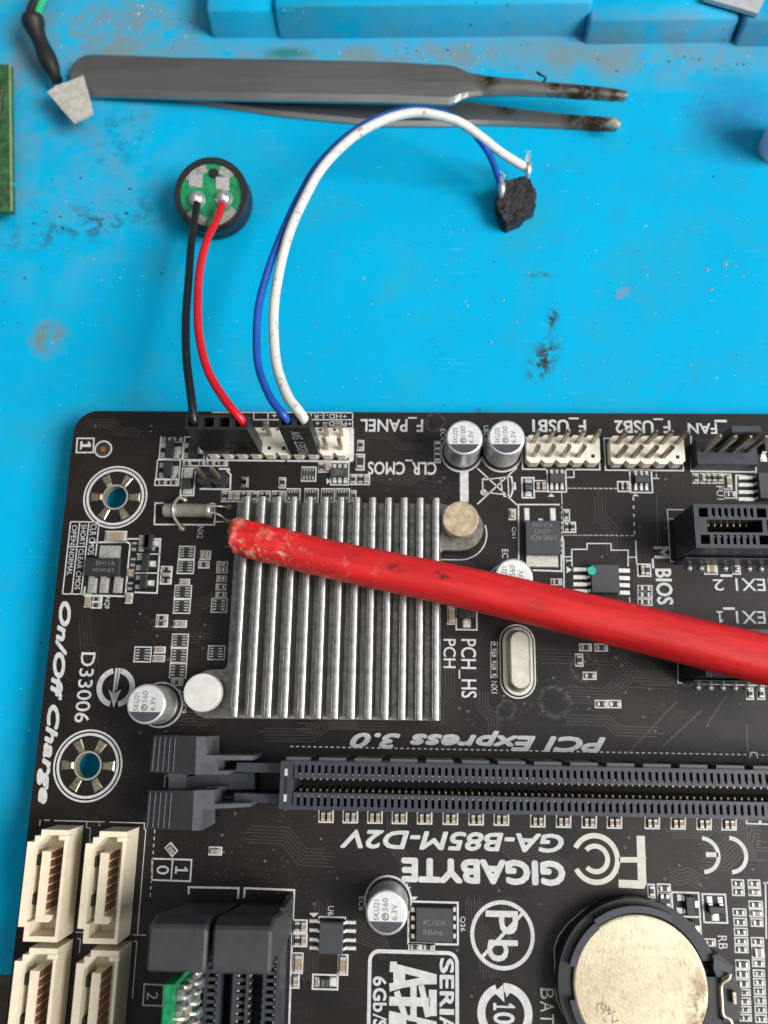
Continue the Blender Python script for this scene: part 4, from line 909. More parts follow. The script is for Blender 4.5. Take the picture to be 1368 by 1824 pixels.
# ---- lower middle (W6)
ol('W6', 240, 290, 321, 363, .24); ol('W6', 238, 362, 321, 437, .24)
for k, b in (('r', (254, 300, 282, 352)), ('c', (288, 300, 313, 352)), ('r', (254, 375, 282, 426)), ('c', (288, 375, 313, 426)), ('c', (256, 474, 293, 570)), ('c', (492, 482, 524, 577)), ('c', (245, 590, 270, 642))): chip(k, 'W6', *b)
ol('W6', 243, 465, 298, 579, .26); ol('W6', 479, 474, 537, 588, .26); line('W6', [(276, 582), (274, 653), (238, 653)], .22); ol('W6', 344, 579, 485, 665, .26)
transistor('W6', (386, 594, 440, 648), [(358, 594, 388, 648), (438, 594, 476, 648)], 'fuse', .6, txt=[('18', (396, 606, 432, 640), 180)])
transistor('W6', (386, 294, 511, 462), [(329, y - 11, 378, y + 11) for y in (299, 347, 397, 441)] + [(518, y - 11, 578, y + 11) for y in (306, 351, 400, 443)], 'logic_chip', 1.6, m='chip_grey', label='grey eight legged chip above the two memory sockets')
line('W6', [(382, 290), (382, 276), (522, 280), (522, 292)], .22); SILK.poly([[A('W6', 354, 280), A('W6', 380, 256), A('W6', 329, 256)]], ZS, 'silk'); word('U6', 'W6', 428, 220, 460, 270, -90)
ol('W6', 850, 193, 1122, 426, .3); qf = transistor('W6', (893, 220, 1087, 402), [], 'power_chip', 1.1, m='chip_grey', txt=[('4C10DK', (930, 285, 1056, 314), 0), ('RBA6', (934, 336, 1034, 364), 0)], label='square grey power chip beside the capacitor and the crossed Pb ring')
for i, y in enumerate((235, 280, 325, 375)):
    for x0, x1, m in ((866, 892, 'pad_gold'), (1088, 1108, 'solder')): r = rect('W6', x0, y - 16, x1, y + 16); d = MB(); d.box(*r[:2], .01, r[2], r[3], .5, m, .12); d.build('lead', qf, (r[0], r[1], 0))
SILK.poly([[A('W6', 885, 190), A('W6', 906, 170), A('W6', 864, 170)]], ZS, 'silk'); word('Q26', 'W6', 1126, 275, 1156, 354, -90)
ol('W6', 854, 414, 923, 457, .2); ol('W6', 923, 416, 996, 459, .2); chip('r', 'W6', 866, 424, 914, 448); chip('r', 'W6', 936, 424, 984, 450)
# serial drive badge
d = MB(); q0 = A('Q', 92, 72); q1 = A('Q', 928, 95); x0, x1, yt_ = q0[0] + .15, q1[0] - .2, (q0[1] + q1[1]) / 2
SER = [(x1, -125), (x1, yt_ - 1.4)] + circ(x1 - 1.4, yt_ - 1.4, 1.4, 8, 0, 90)[1:] + circ(x0 + 1.4, yt_ - 1.4, 1.4, 8, 90, 180) + [(x0, -125)]
d.stroke(SER, .55, ZS, 'silk')
QX = lambda x, y: A('Q', x, y)
for pts in ([(290, 172), (352, 172), (352, 195), (725, 292), (725, 385), (610, 385), (400, 420), (285, 455), (280, 375), (320, 372), (318, 270), (283, 270)],):
    d.poly([[QX(*p) for p in pts][::-1], [QX(*p) for p in ((430, 286), (572, 322), (430, 350))]], ZS, 'silk')
d.poly([[QX(*p) for p in ((280, 505), (725, 512), (725, 436), (655, 436), (655, 505), (655, 588), (660, 680), (725, 682), (725, 590), (280, 590))][::-1]], ZS + .004, 'silk') if False else None
for a, b, c_, e_ in ((280, 505, 660, 590), (652, 436, 726, 682)): r = rect('Q', a, b, c_, e_); d.poly([[(r[0], r[1]), (r[2], r[1]), (r[2], r[3]), (r[0], r[3])]], ZS + .006, 'silk')
for pts, wd in (([(350, 450), (430, 690)], .9), ([(580, 395), (645, 690)], .9), ([(508, 400), (508, 700)], .95)): line('Q', pts, wd, z=ZS + .003, mb_=d)
d.poly([[QX(*p) for p in ((280, 632), (725, 735), (725, 790), (700, 830), (280, 830), (275, 720))][::-1], [QX(*p) for p in ((440, 720), (540, 740), (540, 765), (440, 765))]], ZS + .009, 'silk'); d.build('printed_badge', mb, (*QX(500, 500), 0), label='white rounded badge with crossed letters and the words SERIAL and 6Gb/s')
a = A('Q', 820, 140); k_ = rect('Q', 752, 140, 888, 290)
for i, ch in enumerate('SERIAL'):
    y = [140, 296, 450, 616, 686, 840][i]; y2 = [284, 428, 602, 670, 826, 960][i]; word(ch, 'Q', 752, y, 888, y2, -90, bold=.05)
for i, ch in enumerate('6Gb/s'):
    y = [310, 418, 556, 660, 712][i]; y2 = [402, 540, 645, 722, 800][i]; word(ch, 'Q', 126, y, 256, y2, -90, bold=.05)
# crossed lead mark, ten year mark
c = A('W7', 187, 313); d = MB(); d.ring(*c, 4.35, 4.95, ZS, 'silk', n=64); s2 = 3.2
d.stroke([(c[0] - s2, c[1] - s2), (c[0] + s2, c[1] + s2)], .5, ZS + .012, 'silk'); o = d.build('printed_ring', mb, (*c, 0), label='white ring crossed by a slash over the letters Pb')
word('P', 'W7', 112, 205, 256, 310, -90, bold=.03, parent=o); word('b', 'W7', 120, 335, 256, 432, -90, bold=.03, parent=o)
c = A('W7', 198, 662); d = MB(); d.ring(*c, 2.95, 4.15, ZS, 'silk', -250, 92, 60); d.poly([[A('W7', 190, 533), A('W7', 150, 568), A('W7', 196, 612)]], ZS + .006, 'silk'); d.poly([[A('W7', 195, 548), A('W7', 205, 590), A('W7', 230, 560)]], ZS + .004, 'silk')
o = d.build('printed_ring', mb, (*c, 0), label='white circling arrow around the number 10')
word('1', 'W7', 146, 616, 242, 648, -90, bold=.05, parent=o); word('0', 'W7', 146, 656, 242, 710, -90, bold=.05, parent=o)
for ch, y0, y1 in (('B', 550, 598), ('A', 608, 655), ('T', 664, 706)): word(ch, 'W7', 356, y0, 416, y1, -90, bold=.0, m='silk_cream')
# ---- battery holder
cc = (95.95, -91.4); CR = 9.9; CZ = 3.6
bh = put('battery_holder', None, mb, (*cc, 0), 0, 'round black battery holder with a brass contact spring')
d = MB(); W2_ = CR + 2.1
ring_o = [(cc[0] + W2_ * math.cos(R(a)), cc[1] + W2_ * math.sin(R(a))) for a in range(18, 340, 6)]
ring_i = [(cc[0] + (CR + .25) * math.cos(R(a)), cc[1] + (CR + .25) * math.sin(R(a))) for a in range(339, 17, -6)]
d.prism([ring_o + ring_i], .1, 3.0, 'plastic_black'); d.poly([circ(*cc, CR + .4, 60)], .3, 'deep'); d.build('body', bh, (*cc, 0))
def arc(name, a0, a1, r0, r1, z0, z1, m):
    n = 24; d = MB(); d.prism([[(cc[0] + r1 * math.cos(R(a0 + (a1 - a0) * i / n)), cc[1] + r1 * math.sin(R(a0 + (a1 - a0) * i / n))) for i in range(n + 1)] + [(cc[0] + r0 * math.cos(R(a0 + (a1 - a0) * i / n)), cc[1] + r0 * math.sin(R(a0 + (a1 - a0) * i / n))) for i in range(n, -1, -1)]], z0, z1, m)
    return d.build(name, bh, (*cc, z0))
arc('rim', 62, 126, CR + .35, CR + 1.3, 2.9, 4.4, 'plastic_slot'); arc('rim', 126.5, 165, CR - .2, CR + .85, 2.9, 4.2, 'plastic_slot'); arc('rim', 190, 215, CR - .1, CR + .8, 2.9, 4.2, 'plastic_slot')
for pts, z0, z1 in (([(1118, 408), (1150, 395), (1212, 452), (1180, 500), (1140, 505)], .1, 3.6), ([(1160, 480), (1205, 470), (1252, 560), (1245, 690), (1170, 700)], .1, 2.0), ([(1096, 500), (1165, 500), (1165, 720), (1080, 720)], .1, 1.2)):
    d = MB(); d.prism([[A('W7', x, y, z1) for x, y in pts][::-1]], z0, z1, 'plastic_black'); d.build('spring_block', bh, (*A('W7', *pts[0], z1), z0))
d = MB(); d.prism([[A('V', x, y, 3.9) for x, y in ((1030, 445), (1150, 500), (1130, 545), (1050, 570), (1025, 510))][::-1]], 3.0, 3.9, 'plastic_slot'); d.build('spring_block', bh, (*A('V', 1060, 500, 3.9), 3))
d = MB(); sp = [A('V', x, y, 4.4) for x, y in ((1128, 545), (1120, 575), (1085, 600), (1072, 630), (1076, 700), (1080, 780), (1090, 810), (1125, 830), (1140, 860))]
d.tube(spline([(*p, 4.4) for p in sp], 5), .32, 'pin_metal', 8); d.build('contact_spring', bh, (*sp[4], 4.4)); d = MB(); d.cbox(*A('V', 1145, 735, 2.6), 2.0, *A('V', 1165, 655, 2.6), 2.9, 'pin_metal', .1); d.build('contact_tab', bh, (*sp[4], 2))
Lb = [A('V', x, y) for x, y in ((80, 800), (38, 700), (30, 540), (25, 380), (50, 310), (110, 230), (200, 150), (290, 95), (400, 58), (480, 52), (580, 62), (660, 78))]
SILK.stroke(Lb, .14, ZS, 'silk'); SILK.stroke([A('V', *p) for p in ((404, 92), (406, 66), (575, 80), (580, 100))], .18, ZS, 'silk')
# ---- dense small parts at the right edge
for b in ((832, 85, 866, 149),): ol('W7', *b, .22); chip('r', 'W7', b[0] + 8, b[1] + 9, b[2] - 8, b[3] - 9)
ol('W7', 874, 84, 936, 126, .22); chip('r', 'W7', 884, 94, 928, 117); ol('W7', 876, 122, 938, 196, .22); array('W7', 884, 130, 932, 190, o=False, n=2)
ol('W7', 938, 120, 1066, 236, .28); transistor('W7', (995, 136, 1036, 222), [(962, 132, 992, 162), (960, 190, 992, 218), (1030, 160, 1058, 192)])
line('W7', [(1066, 236), (1072, 340)], .24); transistor('W7', (1004, 244, 1036, 304), [(970, 240, 1000, 262), (1034, 270, 1064, 302)])
ol('W7', 1076, 128, 1186, 262, .26); transistor('W7', (1096, 180, 1167, 214), [(1094, 140, 1120, 176), (1142, 142, 1166, 174), (1116, 214, 1150, 250)])
ol('W7', 1078, 328, 1136, 364, .22); chip('r', 'W7', 1088, 336, 1126, 356); word('RB', 'W7', 1146, 316, 1186, 376, -90)
SM = [(1205, 65, 1262, 103), (1207, 102, 1264, 140), (1277, 66, 1334, 103), (1280, 103, 1337, 140), (1281, 160, 1345, 196), (1284, 196, 1347, 234), (1290, 238, 1347, 277), (1210, 194, 1272, 230), (1214, 236, 1275, 274), (1216, 280, 1278, 318), (1218, 322, 1280, 356), (1219, 358, 1281, 394), (1292, 322, 1350, 360), (1294, 360, 1352, 418), (1296, 420, 1354, 456),
      (1222, 422, 1286, 465), (1224, 466, 1286, 506), (1226, 508, 1288, 548), (1230, 552, 1290, 584), (1234, 590, 1292, 624), (1238, 628, 1294, 660), (1240, 664, 1296, 698), (1300, 466, 1354, 500), (1302, 504, 1356, 540), (1304, 544, 1358, 580), (1306, 584, 1360, 622), (1308, 626, 1362, 662), (1310, 666, 1364, 704)]
for i, b in enumerate(SM): ol('W7', *b, .2); chip('c' if i in (3, 5, 13) else 'r', 'W7', b[0] + 10, b[1] + 9, b[2] - 10, b[3] - 9)
line('W7', [(1356, 80), (1360, 330)], .24); line('W7', [(1346, 82), (1368, 80)], .24)
# ---- fan header and short slots
fh = put('fan_header', None, mb, (111, -7.4, 0), 0, 'dark blue grey four pin fan socket with a tall back tab')
r = rect('G', 392, 340, 1104, 640, 3.2); d = MB(); d.cbox(r[0], r[1], .1, r[2], r[3], 3.2, 'plastic_slot', .15); d.build('socket_base', fh, (r[0], r[1], 0))
a = A('G', 790, 185, 11.0); b = A('G', 1142, 165, 11.0); d = MB(); d.cbox(a[0], a[1] - 1.1, 2.5, b[0], a[1] + .1, 11.0, 'plastic_slot', .15); d.build('back_tab', fh, (a[0], a[1], 2.5))
for x, t in ((492, 470), (660, 478), (825, 480), (995, 480)): p = A('G', x, t, 3.2); pin(fh, *p, 3.0, 10.8, 'pin_metal', .35)
line('G', [(330, 300), (335, 712), (1085, 722)], .3); line('G', [(1085, 665), (1088, 745)], .24)
for i, (k, x) in enumerate((('r', 384), ('c', 474), ('r', 536), ('r', 600), ('r', 668))): ol('G', x - 38, 735, x + 36, 858, .18); chip(k, 'G', x - 24, 752, x + 22, 838)
ol('G', 708, 742, 806, 930, .24); chip('c', 'G', 734, 775, 790, 915); word('FU1', 'G', 628, 885, 705, 1042, -90); ol('G', 716, 945, 850, 1032, .22); chip('r', 'G', 742, 960, 830, 1010)
line('G', [(858, 1040), (855, 760), (1000, 770)], .3)
transistor('G', (1075, 755, 1260, 1060), [(878, y - 24, 1062, y + 24) for y in (788, 872, 956, 1038)], 'logic_chip', 1.7, m='chip_grey', label='grey chip cut by the right photo edge, with four brassy legs')
transistor('G', (1140, 360, 1240, 500), [(1130, 545, 1215, 605)], 'inductor', 1.6, m='chip_grey')
word('2', 'W1', 1104, 194, 1156, 248, 180, bold=.01); r = rect('W1', 1140, 170, 1196, 182); SILK.poly([[(r[0], r[1]), (r[2], r[1]), (r[2], r[3]), (r[0], r[3])]], ZS, 'silk'); word('PCIEX1', 'W1', 1212, 190, 1500, 251, 180, bold=.012)
word('1', 'W1', 1122, 346, 1152, 402, 180, bold=.01); r = rect('W1', 1152, 328, 1208, 340); SILK.poly([[(r[0], r[1]), (r[2], r[1]), (r[2], r[3]), (r[0], r[3])]], ZS, 'silk'); word('PCIEX1', 'W1', 1214, 346, 1500, 408, 180, bold=.012)
def x1slot(Yc, X0, lab):
    o = put('short_expansion_slot', None, mb, (X0 + 12, Yc, 0), 0, lab); loc = (X0 + 12, Yc, 0); zt = 11.0; M = 'plastic_slot'; X1 = X0 + 25
    d = MB(); d.box(X0 + .1, Yc - 3.3, .1, X1, Yc + 3.3, 3.0, 'deep')
    top = [(X0, Yc - 3.55), (X1, Yc - 3.55), (X1, Yc + 3.55), (X0, Yc + 3.55)]; H = []
    def hole(x0, x1, y0, y1): H.append([(x0, y0), (x1, y0), (x1, y1), (x0, y1)])
    for s in (-1, 1):
        y0, y1 = sorted((Yc + s * 1.45, Yc + s * 2.95)); hole(X0 + .8, X0 + 2.25, y0, y1)
        for i in range(7): hole(X0 + 2.85 + i, X0 + 3.35 + i, y0, y1)
        hole(X0 + 9.9, X0 + 11.4, y0, y1)
        for i in range(11): hole(X0 + 12 + i, X0 + 12.5 + i, y0, y1)
    hole(X0 + 1.95, X0 + 10.6, Yc - 1.02, Yc + 1.02); hole(X0 + 11.3, X0 + 24, Yc - 1.02, Yc + 1.02)
    d.prism([top] + H, .1, zt, M); d.box(X0 - .001, Yc - 4.3, .1, X1, Yc - 3.56, 4.5, M, .3); d.build('housing', o, loc)
    ct = MB()
    for i in range(7):
        x = X0 + 3.1 + i
        for s in (-1, 1): a_, b_ = sorted((Yc + s * 1.5, Yc + s * 1.8)); ct.box(x - .17, a_, 3, x + .17, b_, 10.5, 'tin', .03); a_, b_ = sorted((Yc + s * .45, Yc + s * .95)); ct.box(x - .15, a_, 3, x + .15, b_, 8.5, 'brass', .04)
    ct.build('contact', o, loc, kind='stuff')
    for i in range(10):
        p = (X0 + 2.3 + i * 2.0, Yc - 4.85); d = MB(); d.lathe(*p, [(.55, .02), (.45, .3), (.2, .5), (0, .52)], 'solder', 12); d.build('solder_joint', o, (*p, 0))
    return o
x1slot(-23.1, 106.4, 'short dark expansion slot beside the fan socket, above the red stick'); x1slot(-42.9, 106.4, 'short dark expansion slot mostly hidden under the red stick')
line('G', [(250, 1160), (55, 1158), (62, 1260), (92, 1762), (1225, 1778)], .2); line('G', [(62, 1262), (130, 1266)], .16); word('A12', 'G', 820, 1715, 965, 1760, 180); dash('G', (150, 1740), (300, 1745), .5, .5, .16)
line('W1', [(935, 590), (936, 690), (1368, 705)], .2); word('A12', 'W1', 1250, 676, 1315, 694, 180)
# ---- fine copper traces, vias
TR = MB(); rt = random.Random(3)
def bundle(t, x0, y0, x1, y1, n, pitch, bend):
    a, b = Vector(A(t, x0, y0)), Vector(A(t, x1, y1)); u = (b - a).normalized(); v = Vector((-u.y, u.x)); L = (b - a).length
    for i in range(n):
        o = v * (i * pitch); c1 = L * .42 - i * pitch * .414 * (1 if bend > 0 else -1); c2 = c1 + abs(bend)
        TR.stroke([a + o + u * rt.uniform(0, 1.5), a + o + u * c1, a + o + u * c2 + v * bend, a + o + v * bend + u * (L - rt.uniform(0, 2))], .13, .012, 'trace')
for b in ((1130, 1010, 1130, 1100, 9, .42, 3), (1190, 1090, 1100, 1180, 6, .5, -2), (770, 1160, 775, 1300, 8, .5, -2), (850, 1220, 848, 1320, 5, .45, 2), (950, 1180, 1290, 1190, 5, .55, -3), (1000, 1250, 1210, 1262, 6, .5, 3), (1230, 1480, 1368, 1484, 8, .45, -4), (1240, 1545, 1368, 1560, 8, .5, 4), (1180, 1560, 1250, 1600, 5, .5, 1),
         (460, 1320, 700, 1322, 5, .5, 2), (620, 1640, 660, 1730, 6, .42, 2), (830, 1590, 832, 1750, 7, .42, 2), (430, 1500, 600, 1508, 6, .5, -3), (640, 700 + 150, 780, 880, 4, .5, 2), (640, 780, 760, 782, 3, .5, -2), (340, 1080, 400, 1090, 5, .4, 2), (260, 1120, 380, 1124, 4, .5, -2), (880, 1130, 1000, 1150, 4, .5, 2),
         (1060, 870, 1060, 1000, 4, .6, 2), (1000, 1290, 1190, 1296, 4, .5, -1.5), (300, 1290, 480, 1296, 5, .5, 1.5), (560, 1600, 560, 1760, 7, .42, -2), (870, 1500, 1000, 1590, 6, .45, 2), (150, 760, 260, 764, 4, .5, -1.5), (700, 860, 780, 868, 4, .45, 1.5), (790, 1000, 880, 1040, 5, .45, -2), (1180, 1490, 1368, 1498, 9, .42, 2.5), (530, 1330 - 25, 640, 1308, 4, .5, 1),
         (690, 1445, 690, 1600, 4, .5, 2), (140, 1090, 150, 1250, 4, .6, 1), (900, 1590, 880, 1700, 4, .5, 1)): bundle('P', *b)
for p, q in (((1205, 1250), (1115, 1345)), ((1250, 1265), (1180, 1330)), ((1293, 1240), (1260, 1290)), ((1170, 880), (1172, 990)), ((1330, 1290), (1332, 1340))): TR.stroke([A('P', *p), A('P', *q)], .22, .016, 'trace')
TR.build('copper_trace', mb, (60, -60, 0), kind='stuff')
VI = MB()
for x0, y0, x1, y1, n in ((780, 1140, 1340, 1310, 75), (470, 1490, 640, 1700, 22), (1100, 1470, 1360, 1580, 26), (240, 1090, 400, 1250, 26), (640, 850, 800, 890, 12), (130, 750, 280, 800, 10), (1150, 850, 1200, 1000, 8), (380, 1440, 600, 1560, 18), (800, 1560, 1000, 1800, 18), (950, 880, 1150, 1000, 12), (160, 1290, 420, 1310, 6)):
    for i in range(n):
        p = A('P', rt.uniform(x0, x1), rt.uniform(y0, y1)); VI.ring(*p, .11, .2, .02, 'trace' if i % 3 else 'silk_dim', n=10); VI.ring(*p, 0, .11, .018, 'deep', n=8)
VI.build('via', mb, (60, -60, 0), kind='stuff')
SILK.build('printed_outline', mb, (60, -60, ZS), kind='stuff')

# ================================================================== things on the bench
# coin battery
cb = thing('coin_battery', (*cc, .4), 'large round tarnished coin battery sitting in the black holder', 'battery')
d = MB(); d.lathe(*cc, [(CR - .9, .4), (CR - .5, .6), (CR - .45, 1.2), (CR, 1.3), (CR, CZ - .25), (CR - .12, CZ - .07), (CR - .35, CZ), (0, CZ)], 'coin_steel', 72); d.build('cell', cb, (*cc, .4))
simple('pen_grey', (.20, .18, .15), .5)
d = MB()
for pts in ([(300, 790), (285, 760), (300, 735), (330, 728), (318, 760), (340, 775), (322, 800)], [(345, 735), (352, 775), (385, 770)], [(372, 745), (366, 800), (410, 780)], [(330, 820), (350, 850)], [(395, 800), (390, 850), (430, 835)]): d.stroke([A('V', *p, CZ) for p in pts], .16, CZ + .012, 'pen_grey')
d.build('pen_mark', cb, (*cc, CZ))
# memory module standing in the first socket
zt = 22.0; a = A('L', 304, 760, zt); mx = a[0]
mm = thing('memory_module', (mx + .6, -105, 3), 'green memory board standing upright in the left memory socket', 'memory module')
d = MB(); d.box(mx - .1, -135, 3, mx + 1.15, -87.6, zt, 'solder_mask_green'); d.build('circuit_board', mm, (mx, -105, 3))
for j in range(3):
    for i in range(9):
        y = -89.2 - i * 1.9; z = 20.6 - j * 4.4
        d = MB(); d.cbox(mx + 1.1, y - .75, z - 3.6, mx + 2.0, y + .75, z, 'module_chip', .2) if i % 3 != 2 else d.cbox(mx + 1.1, y - .5, z - 3.0, mx + 1.6, y + .5, z - .6, 'ceramic_tan', .12)
        d.build('chip' if i % 3 != 2 else 'chip_capacitor', mm, (mx + 1.2, y, z))
for i in range(30):
    y = -88.6 - (i % 15) * 1.25; z = 19.5 - (i // 15) * 6; d = MB(); d.tube([(mx + 1.1, y, z), (mx + 2.3, y, z - .2), (mx + 2.3, y - .1, z - 1.6)], .3, 'solder', 6); d.build('solder_lead', mm, (mx + 1.2, y, z))
# red stick
pts = []
for px, py, z in ((416, 953, 9.75), (470, 967, 9.85), (600, 999, 10.3), (900, 1063, 12.4), (1368, 1176, 16.0), (1560, 1222, 17.6)): pts.append(Vector((*A('P', px, py, z), z)))
st = thing('red_stick', tuple(pts[0]), 'red lacquered wooden stick with a chipped blunt tip lying across the heatsink fins', 'stick')
sp = spline(pts, 14); tot = 0; ps = []; rs = []
L = [0]
for i in range(1, len(sp)): L.append(L[-1] + (sp[i] - sp[i - 1]).length)
rr = random.Random(5)
def rad(l): return 2.95 + max(0, l - 14) * .0093
n = 56; vs = []; ax = (sp[-1] - sp[0]).normalized(); rot = ax.to_track_quat('X', 'Z')
q_ = Vector((0, 0, 1)); sd = q_.cross(ax).normalized(); up = ax.cross(sd)
from mathutils import noise as mn
stations = [(0, .0), (0, .72), (.1, .9), (.35, .98)] + [(.6 + i * .3, 1) for i in range(40)] + [(13 + i * 3.0, 1) for i in range(45)]
stations = [s for s in stations if s[0] < L[-1]]
for l, f in stations:
    i = max(j for j in range(len(L)) if L[j] <= l); i = min(i, len(sp) - 2); t = (l - L[i]) / max(1e-6, L[i + 1] - L[i]); c = sp[i].lerp(sp[i + 1], t)
    for k in range(n):
        a = 2 * math.pi * k / n; dr = sd * math.cos(a) + up * math.sin(a); r = rad(l) * f * ((abs(math.cos(a + .25)) ** 3 + abs(math.sin(a + .25)) ** 3) ** (-1 / 3) * .75 + .22)
        w_ = max(0, 1 - l / 13); nz = mn.fractal(Vector((l * .45, math.cos(a) * 2.2, math.sin(a) * 2.2)), .8, 2.2, 4)
        n2 = mn.fractal(Vector((l * 1.3, math.cos(a) * 4.5, math.sin(a) * 4.5)), .6, 2.2, 3)
        r *= 1 + nz * (.012 + .12 * w_ ** 1.5) + n2 * .05 * w_ ** 1.5 - .05 * w_ * w_ * max(0, math.cos(a))
        sh = -.55 * w_ ** 6 * math.cos(a) + nz * .9 * w_ ** 8 + n2 * .35 * w_ ** 8
        vs.append(tuple(c + dr * r + ax * sh))
m = len(stations); d = MB(); d.add(vs, [(i * n + k, i * n + (k + 1) % n, (i + 1) * n + (k + 1) % n, (i + 1) * n + k)[::-1] for i in range(1, m - 1) for k in range(n)], 'red_lacquer', True)
d.add(vs[n:2 * n], [tuple(range(n))], 'red_lacquer')
me = d.mesh('shaft', tuple(pts[0])); o = put('shaft', me, st, tuple(pts[0]))
# keep the grain along the stick: object axes turned to the shaft
qt = Matrix((ax, sd, up)).transposed().to_4x4(); me.transform(qt.inverted()); o.rotation_euler = qt.to_euler()
# fibres at the broken tip
for i in range(12):
    a = rr.uniform(0, 6.28); r = rr.uniform(1.0, 2.5); p = sp[0] + sd * math.cos(a) * r + up * math.sin(a) * r; d = MB(); d.tube([p + ax * .4, p - ax * rr.uniform(.1, .4) + up * .05, p - ax * rr.uniform(.3, .75) + sd * rr.uniform(-.2, .2)], [.2, .13, .03], 'tip_wood' if 'tip_wood' in MATS else (simple('tip_wood', (.52, .30, .20), .7, var=.2) and 'tip_wood'), 6)
    d.build('splinter', st, tuple(p))
# buzzer with red and black wires
q = 2.54
bz = (22.05, 44.4); BT = .9; BR = 7.25
def tilt(p, c=math.cos(R(16)), k=math.sin(R(16))): y, z = p[1] - bz[1], p[2] - BT; return (p[0], bz[1] + y * c - z * k, BT + y * k + z * c)
bu = thing('buzzer', (*bz, MZ), 'black round buzzer with a red and a black wire plugged into the board', 'buzzer')
d = MB(); d.xf = tilt; d.lathe(*bz, [(BR - .2, BT - 5.0), (BR, BT - 4.7), (BR, BT - 3.4), (BR - .18, BT - 3.2), (BR - .18, BT - 2.9), (BR, BT - 2.7), (BR, BT - .25), (BR - .25, BT), (BR - 1.15, BT), (BR - 1.25, BT - 1.0)], 'plastic_black', 56); d.build('case', bu, (*bz, MZ))
d = MB(); d.xf = tilt; d.poly([circ(*bz, BR - 1.2, 40)], BT - .5, 'solder_mask_green'); d.build('circuit_disc', bu, (*bz, BT - .9))
simple('glue_grey', (.36, .36, .31), .5, var=.2, nscale=8)
for a0, a1 in ((100, 150), (42, 72), (215, 260), (280, 330)):
    d = MB(); d.xf = tilt; d.prism([[(bz[0] + r_ * math.cos(R(a)), bz[1] + r_ * math.sin(R(a))) for r_, aa in ((BR - 1.25, range(a0, a1 + 1, 6)), (BR - 2.9, range(a1, a0 - 1, -6))) for a in aa]], BT - .52, BT - .38, 'glue_grey'); d.build('glue_patch', bu, (*bz, BT - .9))
d = MB(); d.xf = tilt; p = A('P', 382, 313, BT); d.lathe(*p, [(1.0, BT - .5), (1.0, BT - .36), (0, BT - .35)], 'deep', 18); d.build('vent_hole', bu, (*p, BT - .9))
for px, py in ((350, 327), (397.5, 331)):
    p = A('P', px, py, BT - .5); d = MB(); d.xf = tilt; d.cbox(p[0] - 1.4, p[1] - 1.3, BT - .6, p[0] + 1.4, p[1] + 1.3, BT - .2, 'solder', .3); d.build('solder_pad', bu, (*p, BT - .9))
for px, py in ((349, 355), (397.5, 354)):
    p = A('P', px, py, BT - .3); d = MB(); d.xf = tilt; d.lathe(*p, [(1.75, BT - .5), (1.6, BT - .1), (1.15, BT + .5), (.6, BT + .9), (0, BT + 1.0)], 'solder', 24); d.build('solder_joint', bu, (*p, BT - .9))
def wire(name, path, r, m, parent, label=None, n=12, r0=None):
    j_ = random.Random(len(path)); pts = [(*[c_ + (j_.uniform(-.14, .14) if 2 < i_ < len(path) - 3 else 0) for c_ in A('P', x, y, z)], z) for i_, (x, y, z) in enumerate(path)]; d = MB(); s = spline(pts, 9); d.tube(s, r, m, n); return d.build(name, parent, tuple(pts[0]), label)
wire('wire', [(351, 363, 1.7), (347, 388, 2.7), (341, 430, 4.9), (336, 500, 8.2), (332, 570, 11.4), (334, 640, 13.8), (341, 710, 15.6), (345, 745, 15.6), (347, 756, 14.6)], .72, 'wire_black', bu, 'black wire')
wire('wire', [(396, 364, 1.7), (386, 392, 2.7), (368, 430, 4.9), (356, 480, 7.6), (351, 540, 10.6), (355, 600, 13), (371, 660, 14.6), (398, 710, 15.8), (420, 736, 16), (432, 750, 15.2), (434, 757, 14.2)], .74, 'wire_red', bu, 'red wire')
def plug(x0, n, parent, zt=16.2, zb=2.62, label=None, slits=False):
    p = q; d = MB(); x1 = x0 + n * p - .1; y0, y1 = YB - 1.22, YB + 1.22
    H = [[(x0 + i * p + .42, y0 + .42), (x0 + i * p + p - .5, y0 + .42), (x0 + i * p + p - .5, y1 - .42), (x0 + i * p + .42, y1 - .42)] for i in range(n)]
    d.prism([[(x0, y0), (x1, y0), (x1, y1), (x0, y1)]] + H, zb, zt, 'plastic_black'); d.poly([[(x0 + .1, y0 + .1), (x1 - .1, y0 + .1), (x1 - .1, y1 - .1), (x0 + .1, y1 - .1)]], zb + 6, 'deep')
    o = d.build('plug', parent, ((x0 + x1) / 2, YB, zb), label)
    if slits:
        for i in range(n):
            d = MB(); xa = x0 + i * p + .55; d.box(xa, y0 - .02, 6.0, xa + 1.3, y0 + .3, 9.5, 'deep', .0, True); d.build('latch_window', o, (xa, y0, 6)); d = MB(); d.box(xa + .15, y0 - .32, 6.1, xa + 1.15, y0 + .1, 8.6, 'plastic_black', .1, True); d.build('latch_tongue', o, (xa, y0, 6.1))
        d = MB(); d.box(x0 + .2, y0 - .12, 4.9, x1 - .2, y0 + .05, 5.9, 'plastic_black', .04, True); d.build('band', o, (x0, y0, 5))
    return o, y0
plug(XB - 4.5 * q + .05, 4, bu, 15.6, slits=True)
# reset lead
lp = A('P', 924, 348, -1.5)
rl = thing('switch_lead', (*lp, MZ), 'white and blue wires from a small burnt black lump to the RESET SW plug', 'wire lead')
pl, y0 = plug(XB + 1.5 * q + .05, 2, rl, 16.6)
k = MB(); rx0, rx1 = XB + 1.5 * q, XB + 3.5 * q
vs, fs = glyphs('RESET SW', .01); xs = [v[0] for v in vs]; ys = [v[1] for v in vs]; a, b = min(xs), max(xs); c0, c1 = min(ys), max(ys)
